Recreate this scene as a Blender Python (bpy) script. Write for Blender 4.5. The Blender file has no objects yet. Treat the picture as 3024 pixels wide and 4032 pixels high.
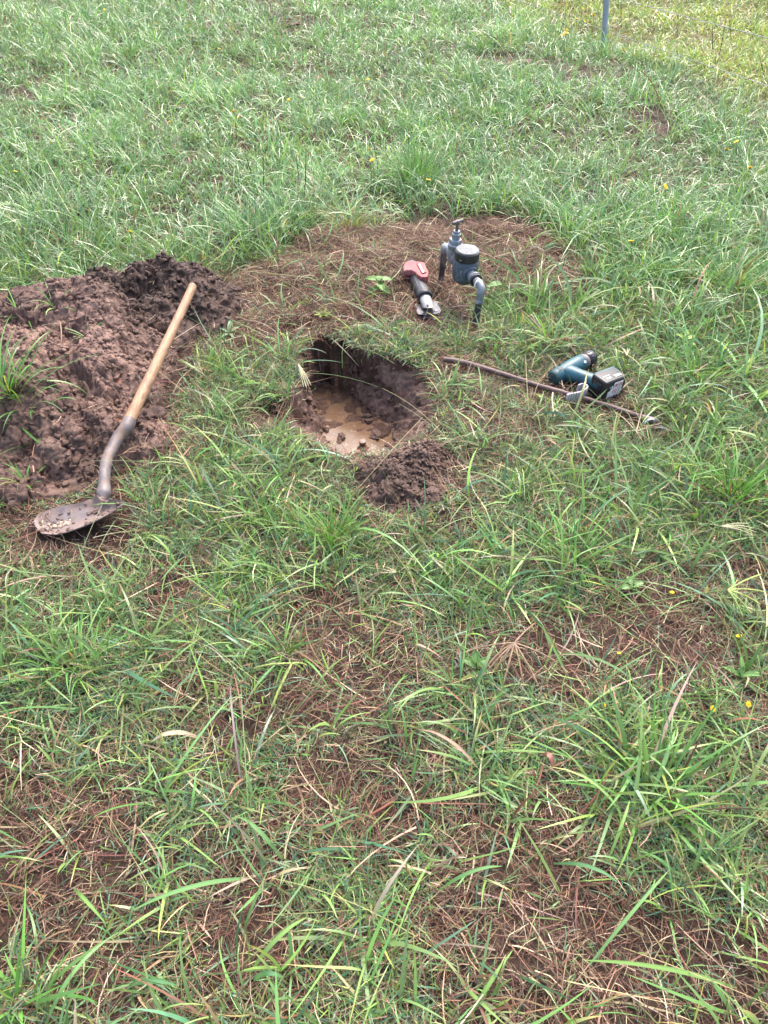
import bpy, bmesh, math
import numpy as np
from mathutils import Vector, Matrix

R = math.radians
scene = bpy.context.scene
col = scene.collection

# ------------------------------------------------------------------ camera
CAM_H, PITCH, FPX = 1.55, R(43.8), 3029.0
cam_d = bpy.data.cameras.new('camera')
cam = bpy.data.objects.new('camera', cam_d)
col.objects.link(cam)
cam.location = (0, 0, CAM_H)
cam.rotation_euler = (R(90) - PITCH, 0, 0)
cam_d.sensor_fit = 'VERTICAL'
cam_d.sensor_height = 34.61
cam_d.lens = 26.0
cam_d.clip_start = 0.02
cam_d.clip_end = 500
scene.camera = cam

# ------------------------------------------------------------------ sky, sun, exposure (bright overcast)
SUN_EL, SUN_AZ = R(58), R(20)
world = bpy.data.worlds.new('World')
scene.world = world
world.use_nodes = True
wn = world.node_tree
bg = wn.nodes['Background']
sky = wn.nodes.new('ShaderNodeTexSky')
sky.sky_type = 'NISHITA'
sky.sun_disc = False
sky.sun_elevation = SUN_EL
sky.sun_rotation = SUN_AZ
sky.air_density = 1.0
sky.dust_density = 6.0
sky.ozone_density = 1.0
wn.links.new(sky.outputs[0], bg.inputs[0])
bg.inputs[1].default_value = 0.15
sun_d = bpy.data.lights.new('sun', 'SUN')
sun_d.energy = 0.85
sun_d.angle = R(40)
sun_d.color = (1.0, 0.98, 0.96)
sun = bpy.data.objects.new('sun', sun_d)
col.objects.link(sun)
# the sun stands ahead of the camera, a little to the right
sv = Vector((math.sin(SUN_AZ) * math.cos(SUN_EL), math.cos(SUN_AZ) * math.cos(SUN_EL), math.sin(SUN_EL)))
sun.rotation_euler = sv.to_track_quat('Z', 'Y').to_euler()
sun.location = (2, 6, 8)
scene.view_settings.view_transform = 'Standard'
scene.view_settings.look = 'None'
scene.view_settings.gamma = 1
scene.view_settings.exposure = 1.85
scene.render.engine = 'CYCLES'
scene.cycles.max_bounces = 6
scene.cycles.transparent_max_bounces = 4
scene.cycles.use_denoising = True

# ------------------------------------------------------------------ helpers
rng = np.random.default_rng(7)
SP, CP = math.sin(PITCH), math.cos(PITCH)

def ray(px, py):
    a, b = (px - 1512) / FPX, (2016 - py) / FPX
    return np.array([a, CP + b * SP, -SP + b * CP])

def at(px, py, z=0.0):
    """the point of the photograph's pixel at height z"""
    d = ray(px, py)
    t = (z - CAM_H) / d[2]
    return np.array([d[0] * t, d[1] * t, z])

def ats(pts, z=0.0):
    return np.array([at(p[0], p[1], z)[:2] for p in pts])

def hsh(ix, iy, iz, seed):
    h = (ix.astype(np.int64) * 374761393 + iy.astype(np.int64) * 668265263 + iz.astype(np.int64) * 2147483647 + seed * 974634777) & 0xFFFFFFFF
    h = ((h ^ (h >> 13)) * 1274126177) & 0xFFFFFFFF
    h = ((h ^ (h >> 15)) * 2246822519) & 0xFFFFFFFF
    return ((h ^ (h >> 16)) & 0xFFFFFF) / 16777215.0

def n3(x, y, z, seed=0):
    x, y, z = np.broadcast_arrays(np.asarray(x, float), np.asarray(y, float), np.asarray(z, float))
    ix, iy, iz = np.floor(x), np.floor(y), np.floor(z)
    fx, fy, fz = x - ix, y - iy, z - iz
    fx, fy, fz = [f * f * f * (f * (f * 6 - 15) + 10) for f in (fx, fy, fz)]
    r = 0
    for dx in (0, 1):
        for dy in (0, 1):
            for dz in (0, 1):
                w = (fx if dx else 1 - fx) * (fy if dy else 1 - fy) * (fz if dz else 1 - fz)
                r = r + w * hsh(ix + dx, iy + dy, iz + dz, seed)
    return r * 2 - 1

def n2(x, y, seed=0):
    x, y = np.asarray(x, float), np.asarray(y, float)
    ix, iy = np.floor(x), np.floor(y)
    fx, fy = x - ix, y - iy
    fx, fy = [f * f * f * (f * (f * 6 - 15) + 10) for f in (fx, fy)]
    z = np.zeros_like(ix)
    a, b = hsh(ix, iy, z, seed), hsh(ix + 1, iy, z, seed)
    c, d = hsh(ix, iy + 1, z, seed), hsh(ix + 1, iy + 1, z, seed)
    return ((a * (1 - fx) + b * fx) * (1 - fy) + (c * (1 - fx) + d * fx) * fy) * 2 - 1

def fbm2(x, y, scale, octs=4, seed=0, gain=0.5):
    r, a, s = 0, 1, 1 / scale
    for k in range(octs):
        r = r + a * n2(x * s + 17.3 * k, y * s - 9.1 * k, seed + k)
        a *= gain
        s *= 2.03
    return r

def fbm3(p, scale, octs=3, seed=0, gain=0.5):
    r, a, s = 0, 1, 1 / scale
    for k in range(octs):
        r = r + a * n3(p[:, 0] * s + 5.1 * k, p[:, 1] * s, p[:, 2] * s, seed + k)
        a *= gain
        s *= 2.07
    return r

def sstep(a, b, x):
    t = np.clip((x - a) / (b - a), 0, 1)
    return t * t * (3 - 2 * t)

def poly_sd(poly, x, y):
    """signed distance to a polygon: positive inside"""
    x, y = np.asarray(x, float), np.asarray(y, float)
    d = np.full(x.shape, 1e9)
    ins = np.zeros(x.shape, bool)
    n = len(poly)
    for i in range(n):
        ax, ay = poly[i]
        bx, by = poly[(i + 1) % n]
        ex, ey = bx - ax, by - ay
        t = np.clip(((x - ax) * ex + (y - ay) * ey) / (ex * ex + ey * ey + 1e-12), 0, 1)
        d = np.minimum(d, np.hypot(x - ax - t * ex, y - ay - t * ey))
        c = ((ay > y) != (by > y)) & (x < ex * (y - ay) / (ey if abs(ey) > 1e-12 else 1e-12) + ax)
        ins ^= c
    return np.where(ins, d, -d)

def seg_d(path, x, y):
    d = np.full(np.shape(x), 1e9)
    for (ax, ay), (bx, by) in zip(path[:-1], path[1:]):
        ex, ey = bx - ax, by - ay
        t = np.clip(((x - ax) * ex + (y - ay) * ey) / (ex * ex + ey * ey + 1e-12), 0, 1)
        d = np.minimum(d, np.hypot(x - ax - t * ex, y - ay - t * ey))
    return d

def tag(o, label=None, cat=None, group=None, kind=None):
    for k, v in (('label', label), ('category', cat), ('group', group), ('kind', kind)):
        if v:
            o[k] = v
    return o

def link_mesh(name, me, mat, parent=None):
    o = bpy.data.objects.new(name, me)
    col.objects.link(o)
    if mat is not None:
        me.materials.append(mat)
    if parent is not None:
        o.parent = parent
        o.matrix_parent_inverse = Matrix.Translation(parent.location).inverted()
    return o

def mesh_np(name, V, F, mat, parent=None, colr=None, smooth=True, uv=None, sharp=None):
    """V (N,3); F (M,k) array of quads or triangles"""
    V = np.asarray(V, np.float32)
    F = np.asarray(F, np.int32)
    me = bpy.data.meshes.new(name)
    k = F.shape[1]
    me.vertices.add(len(V))
    me.vertices.foreach_set('co', V.ravel())
    me.loops.add(F.size)
    me.loops.foreach_set('vertex_index', F.ravel())
    me.polygons.add(len(F))
    me.polygons.foreach_set('loop_start', np.arange(0, F.size, k, dtype=np.int32))
    me.polygons.foreach_set('loop_total', np.full(len(F), k, np.int32))
    me.polygons.foreach_set('use_smooth', np.full(len(F), smooth, bool))
    if colr is not None:
        a = me.attributes.new('col', 'FLOAT_COLOR', 'POINT')
        c = np.ones((len(V), 4), np.float32)
        c[:, :3] = colr
        a.data.foreach_set('color', c.ravel())
    me.update(calc_edges=True)
    return link_mesh(name, me, mat, parent)

def mesh_list(name, pieces, mat, parent=None, sharp=35):
    """pieces: list of (verts, faces) with any face size"""
    V, F = [], []
    for v, f in pieces:
        o = len(V)
        V += [tuple(p) for p in np.asarray(v, float)]
        F += [tuple(i + o for i in q) for q in f]
    me = bpy.data.meshes.new(name)
    me.from_pydata(V, [], F)
    me.validate()
    bm = bmesh.new()
    bm.from_mesh(me)
    bmesh.ops.recalc_face_normals(bm, faces=bm.faces[:])
    bm.to_mesh(me)
    bm.free()
    me.polygons.foreach_set('use_smooth', np.ones(len(me.polygons), bool))
    if sharp:
        me.set_sharp_from_angle(angle=R(sharp))
    return link_mesh(name, me, mat, parent)

def empty(name, loc, label, cat, group=None):
    o = bpy.data.objects.new(name, None)
    o.location = Vector([float(c) for c in loc])
    o.empty_display_size = 0.05
    col.objects.link(o)
    return tag(o, label, cat, group)

class Frame:
    def __init__(self, o, x, z):
        self.o = np.array(o, float)
        x = np.array(x, float); z = np.array(z, float)
        x = x / np.linalg.norm(x)
        z = z - x * np.dot(z, x)
        z = z / np.linalg.norm(z)
        self.x, self.z, self.y = x, z, np.cross(z, x)
    def p(self, a, b=0, c=0):
        return self.o + a * self.x + b * self.y + c * self.z
    def v(self, P):
        P = np.asarray(P, float)
        return self.o + P[:, :1] * self.x + P[:, 1:2] * self.y + P[:, 2:3] * self.z
    def sub(self, a, b, c, x=None, z=None):
        x = self.x if x is None else x[0] * self.x + x[1] * self.y + x[2] * self.z
        z = self.z if z is None else z[0] * self.x + z[1] * self.y + z[2] * self.z
        return Frame(self.p(a, b, c), x, z)

def lathe(fr, prof, n=28, squash=1.0):
    """revolve (radius, height) about the frame's z"""
    V, F = [], []
    m = len(prof)
    for r, h in prof:
        for i in range(n):
            a = 2 * math.pi * i / n
            V.append((r * math.cos(a), r * math.sin(a) * squash, h))
    for j in range(m - 1):
        for i in range(n):
            F.append((j * n + i, j * n + (i + 1) % n, (j + 1) * n + (i + 1) % n, (j + 1) * n + i))
    if prof[0][0] > 1e-6:
        F.append(tuple(range(n - 1, -1, -1)))
    if prof[-1][0] > 1e-6:
        F.append(tuple((m - 1) * n + i for i in range(n)))
    return fr.v(V), F

def catmull(P, sub=6):
    P = [np.array(p, float) for p in P]
    Q = [2 * P[0] - P[1]] + P + [2 * P[-1] - P[-2]]
    out = []
    for i in range(1, len(Q) - 2):
        for k in range(sub):
            t = k / sub
            out.append(0.5 * ((2 * Q[i]) + (-Q[i - 1] + Q[i + 1]) * t + (2 * Q[i - 1] - 5 * Q[i] + 4 * Q[i + 1] - Q[i + 2]) * t * t + (-Q[i - 1] + 3 * Q[i] - 3 * Q[i + 1] + Q[i + 2]) * t ** 3))
    out.append(P[-1])
    return out

def tube(path, rad, n=14, sq=1.0, up=None, cap=True, wob=0.0, seed=0):
    P = np.array(path, float)
    m = len(P)
    rad = np.broadcast_to(np.asarray(rad, float), (m,)) if np.ndim(rad) == 0 else np.interp(np.linspace(0, 1, m), np.linspace(0, 1, len(rad)), rad)
    T = np.gradient(P, axis=0)
    T /= np.linalg.norm(T, axis=1)[:, None] + 1e-12
    u = np.array(up if up is not None else ((0, 0, 1) if abs(T[0, 2]) < 0.9 else (1, 0, 0)), float)
    V, F = [], []
    for i in range(m):
        u = u - T[i] * np.dot(u, T[i])
        u /= np.linalg.norm(u)
        b = np.cross(T[i], u)
        for k in range(n):
            a = 2 * math.pi * k / n
            r = rad[i]
            V.append(P[i] + r * (math.cos(a) * b + sq * math.sin(a) * u))
    V = np.array(V)
    if wob:
        V += wob * np.stack([fbm3(V, 0.03, 2, seed + q) for q in range(3)], 1)
    for j in range(m - 1):
        for i in range(n):
            F.append((j * n + i, j * n + (i + 1) % n, (j + 1) * n + (i + 1) % n, (j + 1) * n + i))
    if cap:
        F.append(tuple(range(n - 1, -1, -1)))
        F.append(tuple((m - 1) * n + i for i in range(n)))
    return V, F

def rbox(fr, sx, sy, sz, bev=0.003, seg=2):
    bm = bmesh.new()
    bmesh.ops.create_cube(bm, size=1)
    for v in bm.verts:
        v.co = Vector((v.co.x * sx, v.co.y * sy, v.co.z * sz))
    if bev:
        bmesh.ops.bevel(bm, geom=bm.edges[:], offset=bev, segments=seg, affect='EDGES', profile=0.6)
    bm.verts.index_update()
    V = fr.v([v.co[:] for v in bm.verts])
    F = [tuple(v.index for v in f.verts) for f in bm.faces]
    bm.free()
    return V, F

def prism(outline, z0, z1, bev=0.003, seg=2, fr=None, top_scale=1.0):
    bm = bmesh.new()
    c = np.mean(np.array(outline), 0)
    lo = [bm.verts.new((p[0], p[1], z0)) for p in outline]
    hi = [bm.verts.new((c[0] + (p[0] - c[0]) * top_scale, c[1] + (p[1] - c[1]) * top_scale, z1)) for p in outline]
    n = len(outline)
    bm.faces.new(lo[::-1])
    bm.faces.new(hi)
    for i in range(n):
        bm.faces.new((lo[i], lo[(i + 1) % n], hi[(i + 1) % n], hi[i]))
    bmesh.ops.recalc_face_normals(bm, faces=bm.faces[:])
    if bev:
        bmesh.ops.bevel(bm, geom=bm.edges[:], offset=bev, segments=seg, affect='EDGES', profile=0.6, clamp_overlap=True)
    bm.verts.index_update()
    V = np.array([v.co[:] for v in bm.verts])
    if fr is not None:
        V = fr.v(V)
    F = [tuple(v.index for v in f.verts) for f in bm.faces]
    bm.free()
    return V, F

def ico(sub):
    bm = bmesh.new()
    bmesh.ops.create_icosphere(bm, subdivisions=sub, radius=1)
    bm.verts.index_update()
    V = np.array([v.co[:] for v in bm.verts])
    F = np.array([[v.index for v in f.verts] for f in bm.faces], np.int32)
    bm.free()
    return V, F
ICO = {k: ico(k) for k in (1, 2, 3, 4)}

def clod(c, r, sub=3, seed=0, flat=0.75, rough=0.45):
    V, F = ICO[sub]
    rs = np.random.default_rng(seed)
    s = r * np.array([rs.uniform(0.75, 1.3), rs.uniform(0.75, 1.3), flat * rs.uniform(0.8, 1.2)])
    d = 1 + rough * fbm3(V + rs.uniform(-50, 50, 3), 0.9, 3, 11, 0.55)
    d += 0.10 * n3(V[:, 0] * 5 + seed, V[:, 1] * 5, V[:, 2] * 5, 3)
    W = V * d[:, None] * s
    a = rs.uniform(0, 6.28)
    ca, sa = math.cos(a), math.sin(a)
    W = np.stack([W[:, 0] * ca - W[:, 1] * sa, W[:, 0] * sa + W[:, 1] * ca, W[:, 2]], 1)
    return W + np.asarray(c), F

# ------------------------------------------------------------------ materials
def new_mat(name):
    m = bpy.data.materials.new(name)
    m.use_nodes = True
    nt = m.node_tree
    return m, nt, nt.nodes['Principled BSDF'], nt.nodes['Material Output']

def noise_node(nt, scale, detail=6, rough=0.6, coord='Object', dist=0.0):
    tc = nt.nodes.new('ShaderNodeTexCoord')
    n = nt.nodes.new('ShaderNodeTexNoise')
    n.inputs['Scale'].default_value = scale
    n.inputs['Detail'].default_value = detail
    n.inputs['Roughness'].default_value = rough
    n.inputs['Distortion'].default_value = dist
    nt.links.new(tc.outputs[coord], n.inputs['Vector'])
    return n

def ramp(nt, src, stops):
    r = nt.nodes.new('ShaderNodeValToRGB')
    el = r.color_ramp.elements
    while len(el) > 1:
        el.remove(el[-1])
    for i, (p, c) in enumerate(stops):
        e = el[0] if i == 0 else el.new(p)
        e.position = p
        e.color = (c[0], c[1], c[2], 1) if len(c) == 3 else c
    nt.links.new(src, r.inputs[0])
    return r

def mix(nt, fac, a, b, mode='MIX'):
    m = nt.nodes.new('ShaderNodeMix')
    m.data_type = 'RGBA'
    m.blend_type = mode
    for inp, v in ((m.inputs[0], fac), (m.inputs[6], a), (m.inputs[7], b)):
        if hasattr(v, 'is_linked'):
            nt.links.new(v, inp)
        elif isinstance(v, (int, float)):
            inp.default_value = v
        else:
            inp.default_value = (v[0], v[1], v[2], 1)
    return m.outputs[2]

def bump(nt, b, height, strength=0.5, dist=0.005, prev=None):
    n = nt.nodes.new('ShaderNodeBump')
    n.inputs['Strength'].default_value = strength
    n.inputs['Distance'].default_value = dist
    nt.links.new(height, n.inputs['Height'])
    if prev is not None:
        nt.links.new(prev.outputs[0], n.inputs['Normal'])
    nt.links.new(n.outputs[0], b.inputs['Normal'])
    return n

def mat_worn(name, base, dark, scale=30, rough=0.5, metal=0.0, mud=None, mud_amt=0.45, bstr=0.15, spec=0.5):
    """painted, metal or plastic surface with uneven wear and dried mud"""
    m, nt, b, _ = new_mat(name)
    n = noise_node(nt, scale, 8, 0.65)
    r = ramp(nt, n.outputs[0], [(0.30, dark), (0.62, base)])
    c = r.outputs[0]
    if mud is not None:
        n_ = noise_node(nt, scale * 0.55, 9, 0.7, dist=0.6)
        f = ramp(nt, n_.outputs[0], [(1 - mud_amt - 0.06, (0, 0, 0)), (1 - mud_amt + 0.06, (1, 1, 1))])
        c = mix(nt, f.outputs[0], c, mud)
        rr = nt.nodes.new('ShaderNodeMapRange')
        nt.links.new(f.outputs[0], rr.inputs[0])
        rr.inputs[3].default_value = rough
        rr.inputs[4].default_value = 0.85
        nt.links.new(rr.outputs[0], b.inputs['Roughness'])
    else:
        b.inputs['Roughness'].default_value = rough
    nt.links.new(c, b.inputs['Base Color'])
    b.inputs['Metallic'].default_value = metal
    b.inputs['Specular IOR Level'].default_value = spec
    n2_ = noise_node(nt, scale * 6, 4)
    bump(nt, b, n2_.outputs[0], bstr, 0.002)
    return m

def mat_attr(name, rough=0.4, trans=0.25, spec=0.5, bstr=0.0):
    """leaf material: each blade carries its own colour"""
    m, nt, b, out = new_mat(name)
    a = nt.nodes.new('ShaderNodeAttribute')
    a.attribute_name = 'col'
    nt.links.new(a.outputs['Color'], b.inputs['Base Color'])
    b.inputs['Roughness'].default_value = rough
    b.inputs['Specular IOR Level'].default_value = spec
    if trans:
        t = nt.nodes.new('ShaderNodeBsdfTranslucent')
        c = mix(nt, 1.0, a.outputs['Color'], (1.25, 1.35, 0.7), 'MULTIPLY')
        nt.links.new(c, t.inputs['Color'])
        ms = nt.nodes.new('ShaderNodeMixShader')
        ms.inputs[0].default_value = trans
        nt.links.new(b.outputs[0], ms.inputs[1])
        nt.links.new(t.outputs[0], ms.inputs[2])
        nt.links.new(ms.outputs[0], out.inputs['Surface'])
    return m

def mat_soil(name, tones, rough=0.75, bscale=1.0, spec=0.35, attr=False):
    m, nt, b, _ = new_mat(name)
    n1 = noise_node(nt, 9, 8, 0.65)
    r1 = ramp(nt, n1.outputs[0], [(0.28, tones[0]), (0.5, tones[1]), (0.72, tones[2])])
    n2_ = noise_node(nt, 55, 8, 0.7)
    r2 = ramp(nt, n2_.outputs[0], [(0.3, (0.55, 0.55, 0.55)), (0.7, (1.35, 1.32, 1.3))])
    c = mix(nt, 1.0, r1.outputs[0], r2.outputs[0], 'MULTIPLY')
    n5 = noise_node(nt, 14, 3, 0.5, dist=0.5)
    f5 = ramp(nt, n5.outputs[0], [(0.68, (0, 0, 0)), (0.75, (1, 1, 1))])
    c = mix(nt, f5.outputs[0], c, tones[3])
    if attr:
        a = nt.nodes.new('ShaderNodeAttribute')
        a.attribute_name = 'col'
        c = mix(nt, 1.0, c, a.outputs['Color'], 'MULTIPLY')
    nt.links.new(c, b.inputs['Base Color'])
    rr = ramp(nt, n1.outputs[0], [(0.3, (rough - 0.2,) * 3), (0.7, (min(1, rough + 0.15),) * 3)])
    nt.links.new(rr.outputs[0], b.inputs['Roughness'])
    b.inputs['Specular IOR Level'].default_value = spec
    n3_ = noise_node(nt, 70, 10, 0.75)
    n4_ = noise_node(nt, 260, 6, 0.7)
    p = bump(nt, b, n3_.outputs[0], 0.6 * bscale, 0.014)
    bump(nt, b, n4_.outputs[0], 0.55 * bscale, 0.004, p)
    return m

SOIL = [(0.080, 0.046, 0.036), (0.142, 0.089, 0.070), (0.215, 0.149, 0.123), (0.28, 0.110, 0.066)]
M = {}
M['soil'] = mat_soil('dug_soil', SOIL, 0.72, attr=True)
M['clod'] = mat_soil('soil_clod', SOIL, 0.72)
M['thatch'] = mat_attr('dry_thatch', 0.7, 0.1, 0.3)
M['grass'] = mat_attr('grass_blade', 0.36, 0.28, 0.6)
M['wet'] = mat_attr('wet_grass_blade', 0.28, 0.28, 0.8)
M['leaf'] = mat_attr('weed_leaf', 0.45, 0.25, 0.5)
M['petal'] = mat_attr('yellow_petal', 0.6, 0.2, 0.3)
# ground
def mat_ground():
    m, nt, b, _ = new_mat('ground_soil_and_thatch')
    n1 = noise_node(nt, 5, 8, 0.7)
    r1 = ramp(nt, n1.outputs[0], [(0.3, (0.026, 0.014, 0.010)), (0.52, (0.050, 0.029, 0.021)), (0.72, (0.095, 0.060, 0.044))])
    n2_ = noise_node(nt, 90, 8, 0.75)
    r2 = ramp(nt, n2_.outputs[0], [(0.3, (0.5, 0.5, 0.5)), (0.7, (1.4, 1.35, 1.3))])
    c = mix(nt, 1.0, r1.outputs[0], r2.outputs[0], 'MULTIPLY')
    a = nt.nodes.new('ShaderNodeAttribute')
    a.attribute_name = 'col'
    c = mix(nt, 1.0, c, a.outputs['Color'], 'MULTIPLY')
    nt.links.new(c, b.inputs['Base Color'])
    b.inputs['Roughness'].default_value = 0.8
    b.inputs['Specular IOR Level'].default_value = 0.3
    n3_ = noise_node(nt, 60, 10, 0.75)
    bump(nt, b, n3_.outputs[0], 0.8, 0.015)
    return m
M['ground'] = mat_ground()
def mat_water():
    m, nt, b, _ = new_mat('muddy_water')
    n = noise_node(nt, 22, 6, 0.6, dist=1.0)
    r = ramp(nt, n.outputs[0], [(0.35, (0.115, 0.066, 0.038)), (0.6, (0.155, 0.095, 0.060))])
    f = noise_node(nt, 30, 8, 0.7, dist=1.5)
    fr_ = ramp(nt, f.outputs[0], [(0.57, (0, 0, 0)), (0.66, (1, 1, 1))])
    c = mix(nt, fr_.outputs[0], r.outputs[0], (0.19, 0.145, 0.115))
    nt.links.new(c, b.inputs['Base Color'])
    rr = ramp(nt, fr_.outputs[0], [(0, (0.10,) * 3), (1, (0.45,) * 3)])
    nt.links.new(rr.outputs[0], b.inputs['Roughness'])
    bump(nt, b, f.outputs[0], 0.12, 0.003)
    return m
M['water'] = mat_water()
MUD = (0.15, 0.105, 0.085)
def mat_wood():
    m, nt, b, _ = new_mat('worn_ash_wood')
    tc = nt.nodes.new('ShaderNodeTexCoord')
    mp = nt.nodes.new('ShaderNodeMapping')
    mp.inputs['Rotation'].default_value = (0, 0, R(12))
    mp.inputs['Scale'].default_value = (60, 4, 60)
    nt.links.new(tc.outputs['Object'], mp.inputs[0])
    n = nt.nodes.new('ShaderNodeTexNoise')
    n.inputs['Scale'].default_value = 2.2
    n.inputs['Detail'].default_value = 7
    n.inputs['Distortion'].default_value = 0.4
    nt.links.new(mp.outputs[0], n.inputs[0])
    r = ramp(nt, n.outputs[0], [(0.3, (0.20, 0.110, 0.058)), (0.5, (0.30, 0.175, 0.098)), (0.7, (0.38, 0.235, 0.138))])
    n_ = noise_node(nt, 14, 8, 0.7)
    f = ramp(nt, n_.outputs[0], [(0.50, (0, 0, 0)), (0.66, (0.7, 0.7, 0.7))])
    c = mix(nt, f.outputs[0], r.outputs[0], (0.15, 0.10, 0.075))
    nt.links.new(c, b.inputs['Base Color'])
    b.inputs['Roughness'].default_value = 0.6
    bump(nt, b, n.outputs[0], 0.25, 0.002)
    return m
M['wood'] = mat_wood()
M['steel'] = mat_worn('muddy_shovel_steel', (0.20, 0.17, 0.17), (0.13, 0.105, 0.102), 16, 0.38, 0.1, (0.20, 0.145, 0.128), 0.55, 0.3)
M['steel_rust'] = mat_worn('worn_rusty_socket', (0.16, 0.135, 0.135), (0.085, 0.068, 0.068), 26, 0.55, 0.1, (0.21, 0.145, 0.11), 0.47, 0.3)
M['mud'] = mat_soil('clinging_mud', [(0.09, 0.06, 0.05), (0.15, 0.105, 0.088), (0.21, 0.155, 0.132), (0.16, 0.11, 0.09)], 0.6)
M['paint_fleck'] = mat_worn('pale_scraped_mud', (0.40, 0.31, 0.23), (0.24, 0.17, 0.13), 60, 0.6)
M['galv'] = mat_worn('blue_grey_brass', (0.205, 0.225, 0.25), (0.095, 0.108, 0.125), 45, 0.45, 0.25, (0.34, 0.37, 0.39), 0.45, 0.2)
M['galv_pale'] = mat_worn('pale_oxidised_metal', (0.31, 0.35, 0.39), (0.18, 0.21, 0.24), 40, 0.45, 0.35)
M['meter'] = mat_worn('blue_painted_meter', (0.085, 0.115, 0.15), (0.04, 0.054, 0.072), 25, 0.45, 0.1, (0.17, 0.20, 0.24), 0.36, 0.15)
M['blackplastic'] = mat_worn('black_plastic', (0.028, 0.028, 0.032), (0.012, 0.012, 0.014), 25, 0.4, 0, (0.10, 0.095, 0.09), 0.30, 0.1)
M['lidtop'] = mat_worn('weathered_lid', (0.14, 0.148, 0.155), (0.07, 0.076, 0.083), 60, 0.6, 0, (0.25, 0.255, 0.255), 0.42, 0.3)
M['blackpoly'] = mat_worn('dirty_black_poly_pipe', (0.035, 0.038, 0.05), (0.018, 0.018, 0.023), 25, 0.45, 0, (0.15, 0.125, 0.11), 0.42, 0.2)
M['brownmetal'] = mat_worn('brown_brass_handle', (0.19, 0.165, 0.165), (0.09, 0.075, 0.07), 40, 0.5, 0.4)
M['white'] = mat_worn('white_tape', (0.72, 0.74, 0.76), (0.5, 0.5, 0.5), 50, 0.5)
M['red'] = mat_worn('scuffed_red_plastic', (0.27, 0.038, 0.045), (0.19, 0.03, 0.035), 30, 0.5, 0, (0.33, 0.135, 0.13), 0.46, 0.1)
M['red_dark'] = mat_worn('darker_red_plastic', (0.26, 0.035, 0.035), (0.13, 0.025, 0.022), 40, 0.5, 0, (0.15, 0.06, 0.045), 0.40, 0.15)  # red with darker blotches, for the lower tier of the housing
M['grip'] = mat_worn('worn_rubber_grip', (0.055, 0.055, 0.062), (0.028, 0.028, 0.030), 35, 0.42, 0, (0.13, 0.12, 0.115), 0.32, 0.15)
M['silver'] = mat_worn('dull_silver_metal', (0.36, 0.35, 0.35), (0.26, 0.25, 0.25), 40, 0.5, 0.3, (0.27, 0.22, 0.19), 0.40, 0.1)
M['plate'] = mat_worn('scratched_steel_plate', (0.19, 0.19, 0.21), (0.12, 0.12, 0.135), 30, 0.42, 0.4, (0.22, 0.17, 0.14), 0.38, 0.2)
M['teal'] = mat_worn('scuffed_teal_plastic', (0.016, 0.085, 0.115), (0.009, 0.045, 0.065), 34, 0.40, 0, (0.15, 0.155, 0.15), 0.33, 0.12)
M['teal_dark'] = mat_worn('dark_teal_end_cap', (0.010, 0.055, 0.062), (0.006, 0.03, 0.035), 60, 0.5, 0, (0.08, 0.08, 0.075), 0.36, 0.2)
M['collar'] = mat_worn('muddy_grey_collar', (0.20, 0.165, 0.165), (0.11, 0.09, 0.09), 40, 0.55, 0.1, (0.25, 0.20, 0.18), 0.4)
M['battery'] = mat_worn('black_battery_plastic', (0.022, 0.022, 0.026), (0.010, 0.010, 0.012), 30, 0.38, 0, (0.055, 0.05, 0.048), 0.30, 0.12)
M['label'] = mat_worn('worn_white_label', (0.72, 0.74, 0.76), (0.55, 0.57, 0.58), 60, 0.5)
M['redink'] = mat_worn('red_ink', (0.50, 0.10, 0.12), (0.38, 0.08, 0.10), 60, 0.5)
M['blackink'] = mat_worn('black_ink', (0.03, 0.03, 0.035), (0.02, 0.02, 0.02), 60, 0.5)
M['chrome'] = mat_worn('black_glossy_chuck', (0.03, 0.032, 0.038), (0.012, 0.012, 0.015), 30, 0.18, 0.3, (0.09, 0.08, 0.08), 0.26, 0.1)
M['ribbed'] = mat_worn('grey_ribbed_plastic', (0.34, 0.325, 0.34), (0.22, 0.205, 0.215), 40, 0.5, 0, (0.33, 0.27, 0.24), 0.30, 0.15)
M['brownpipe'] = mat_worn('mud_coated_pipe', (0.115, 0.068, 0.062), (0.062, 0.037, 0.034), 20, 0.55, 0, (0.17, 0.12, 0.105), 0.36, 0.25)
M['post'] = mat_worn('galvanised_post', (0.30, 0.345, 0.40), (0.22, 0.25, 0.30), 18, 0.45, 0.35, (0.36, 0.40, 0.43), 0.35, 0.1)
M['wire'] = mat_worn('galvanised_wire', (0.24, 0.26, 0.28), (0.15, 0.16, 0.175), 60, 0.45, 0.4)
M['stub'] = mat_worn('muddy_pink_clay', (0.24, 0.14, 0.115), (0.15, 0.09, 0.07), 50, 0.5)

# ------------------------------------------------------------------ terrain
HOLE_D = 0.20
rim = ats([(1196, 1374), (1225, 1335), (1282, 1322), (1340, 1345), (1400, 1375), (1470, 1395), (1560, 1418), (1640, 1450), (1700, 1505), (1722, 1575), (1722, 1650), (1690, 1712),
           (1620, 1755), (1542, 1790), (1461, 1822), (1347, 1832), (1275, 1800), (1205, 1745), (1130, 1690), (1120, 1620), (1165, 1530), (1185, 1455)], 0)
floor_p = ats([(1215, 1560), (1250, 1520), (1330, 1502), (1385, 1545), (1440, 1620), (1530, 1690), (1500, 1750), (1430, 1790), (1365, 1785), (1310, 1735), (1270, 1675), (1235, 1625)], -HOLE_D)
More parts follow.
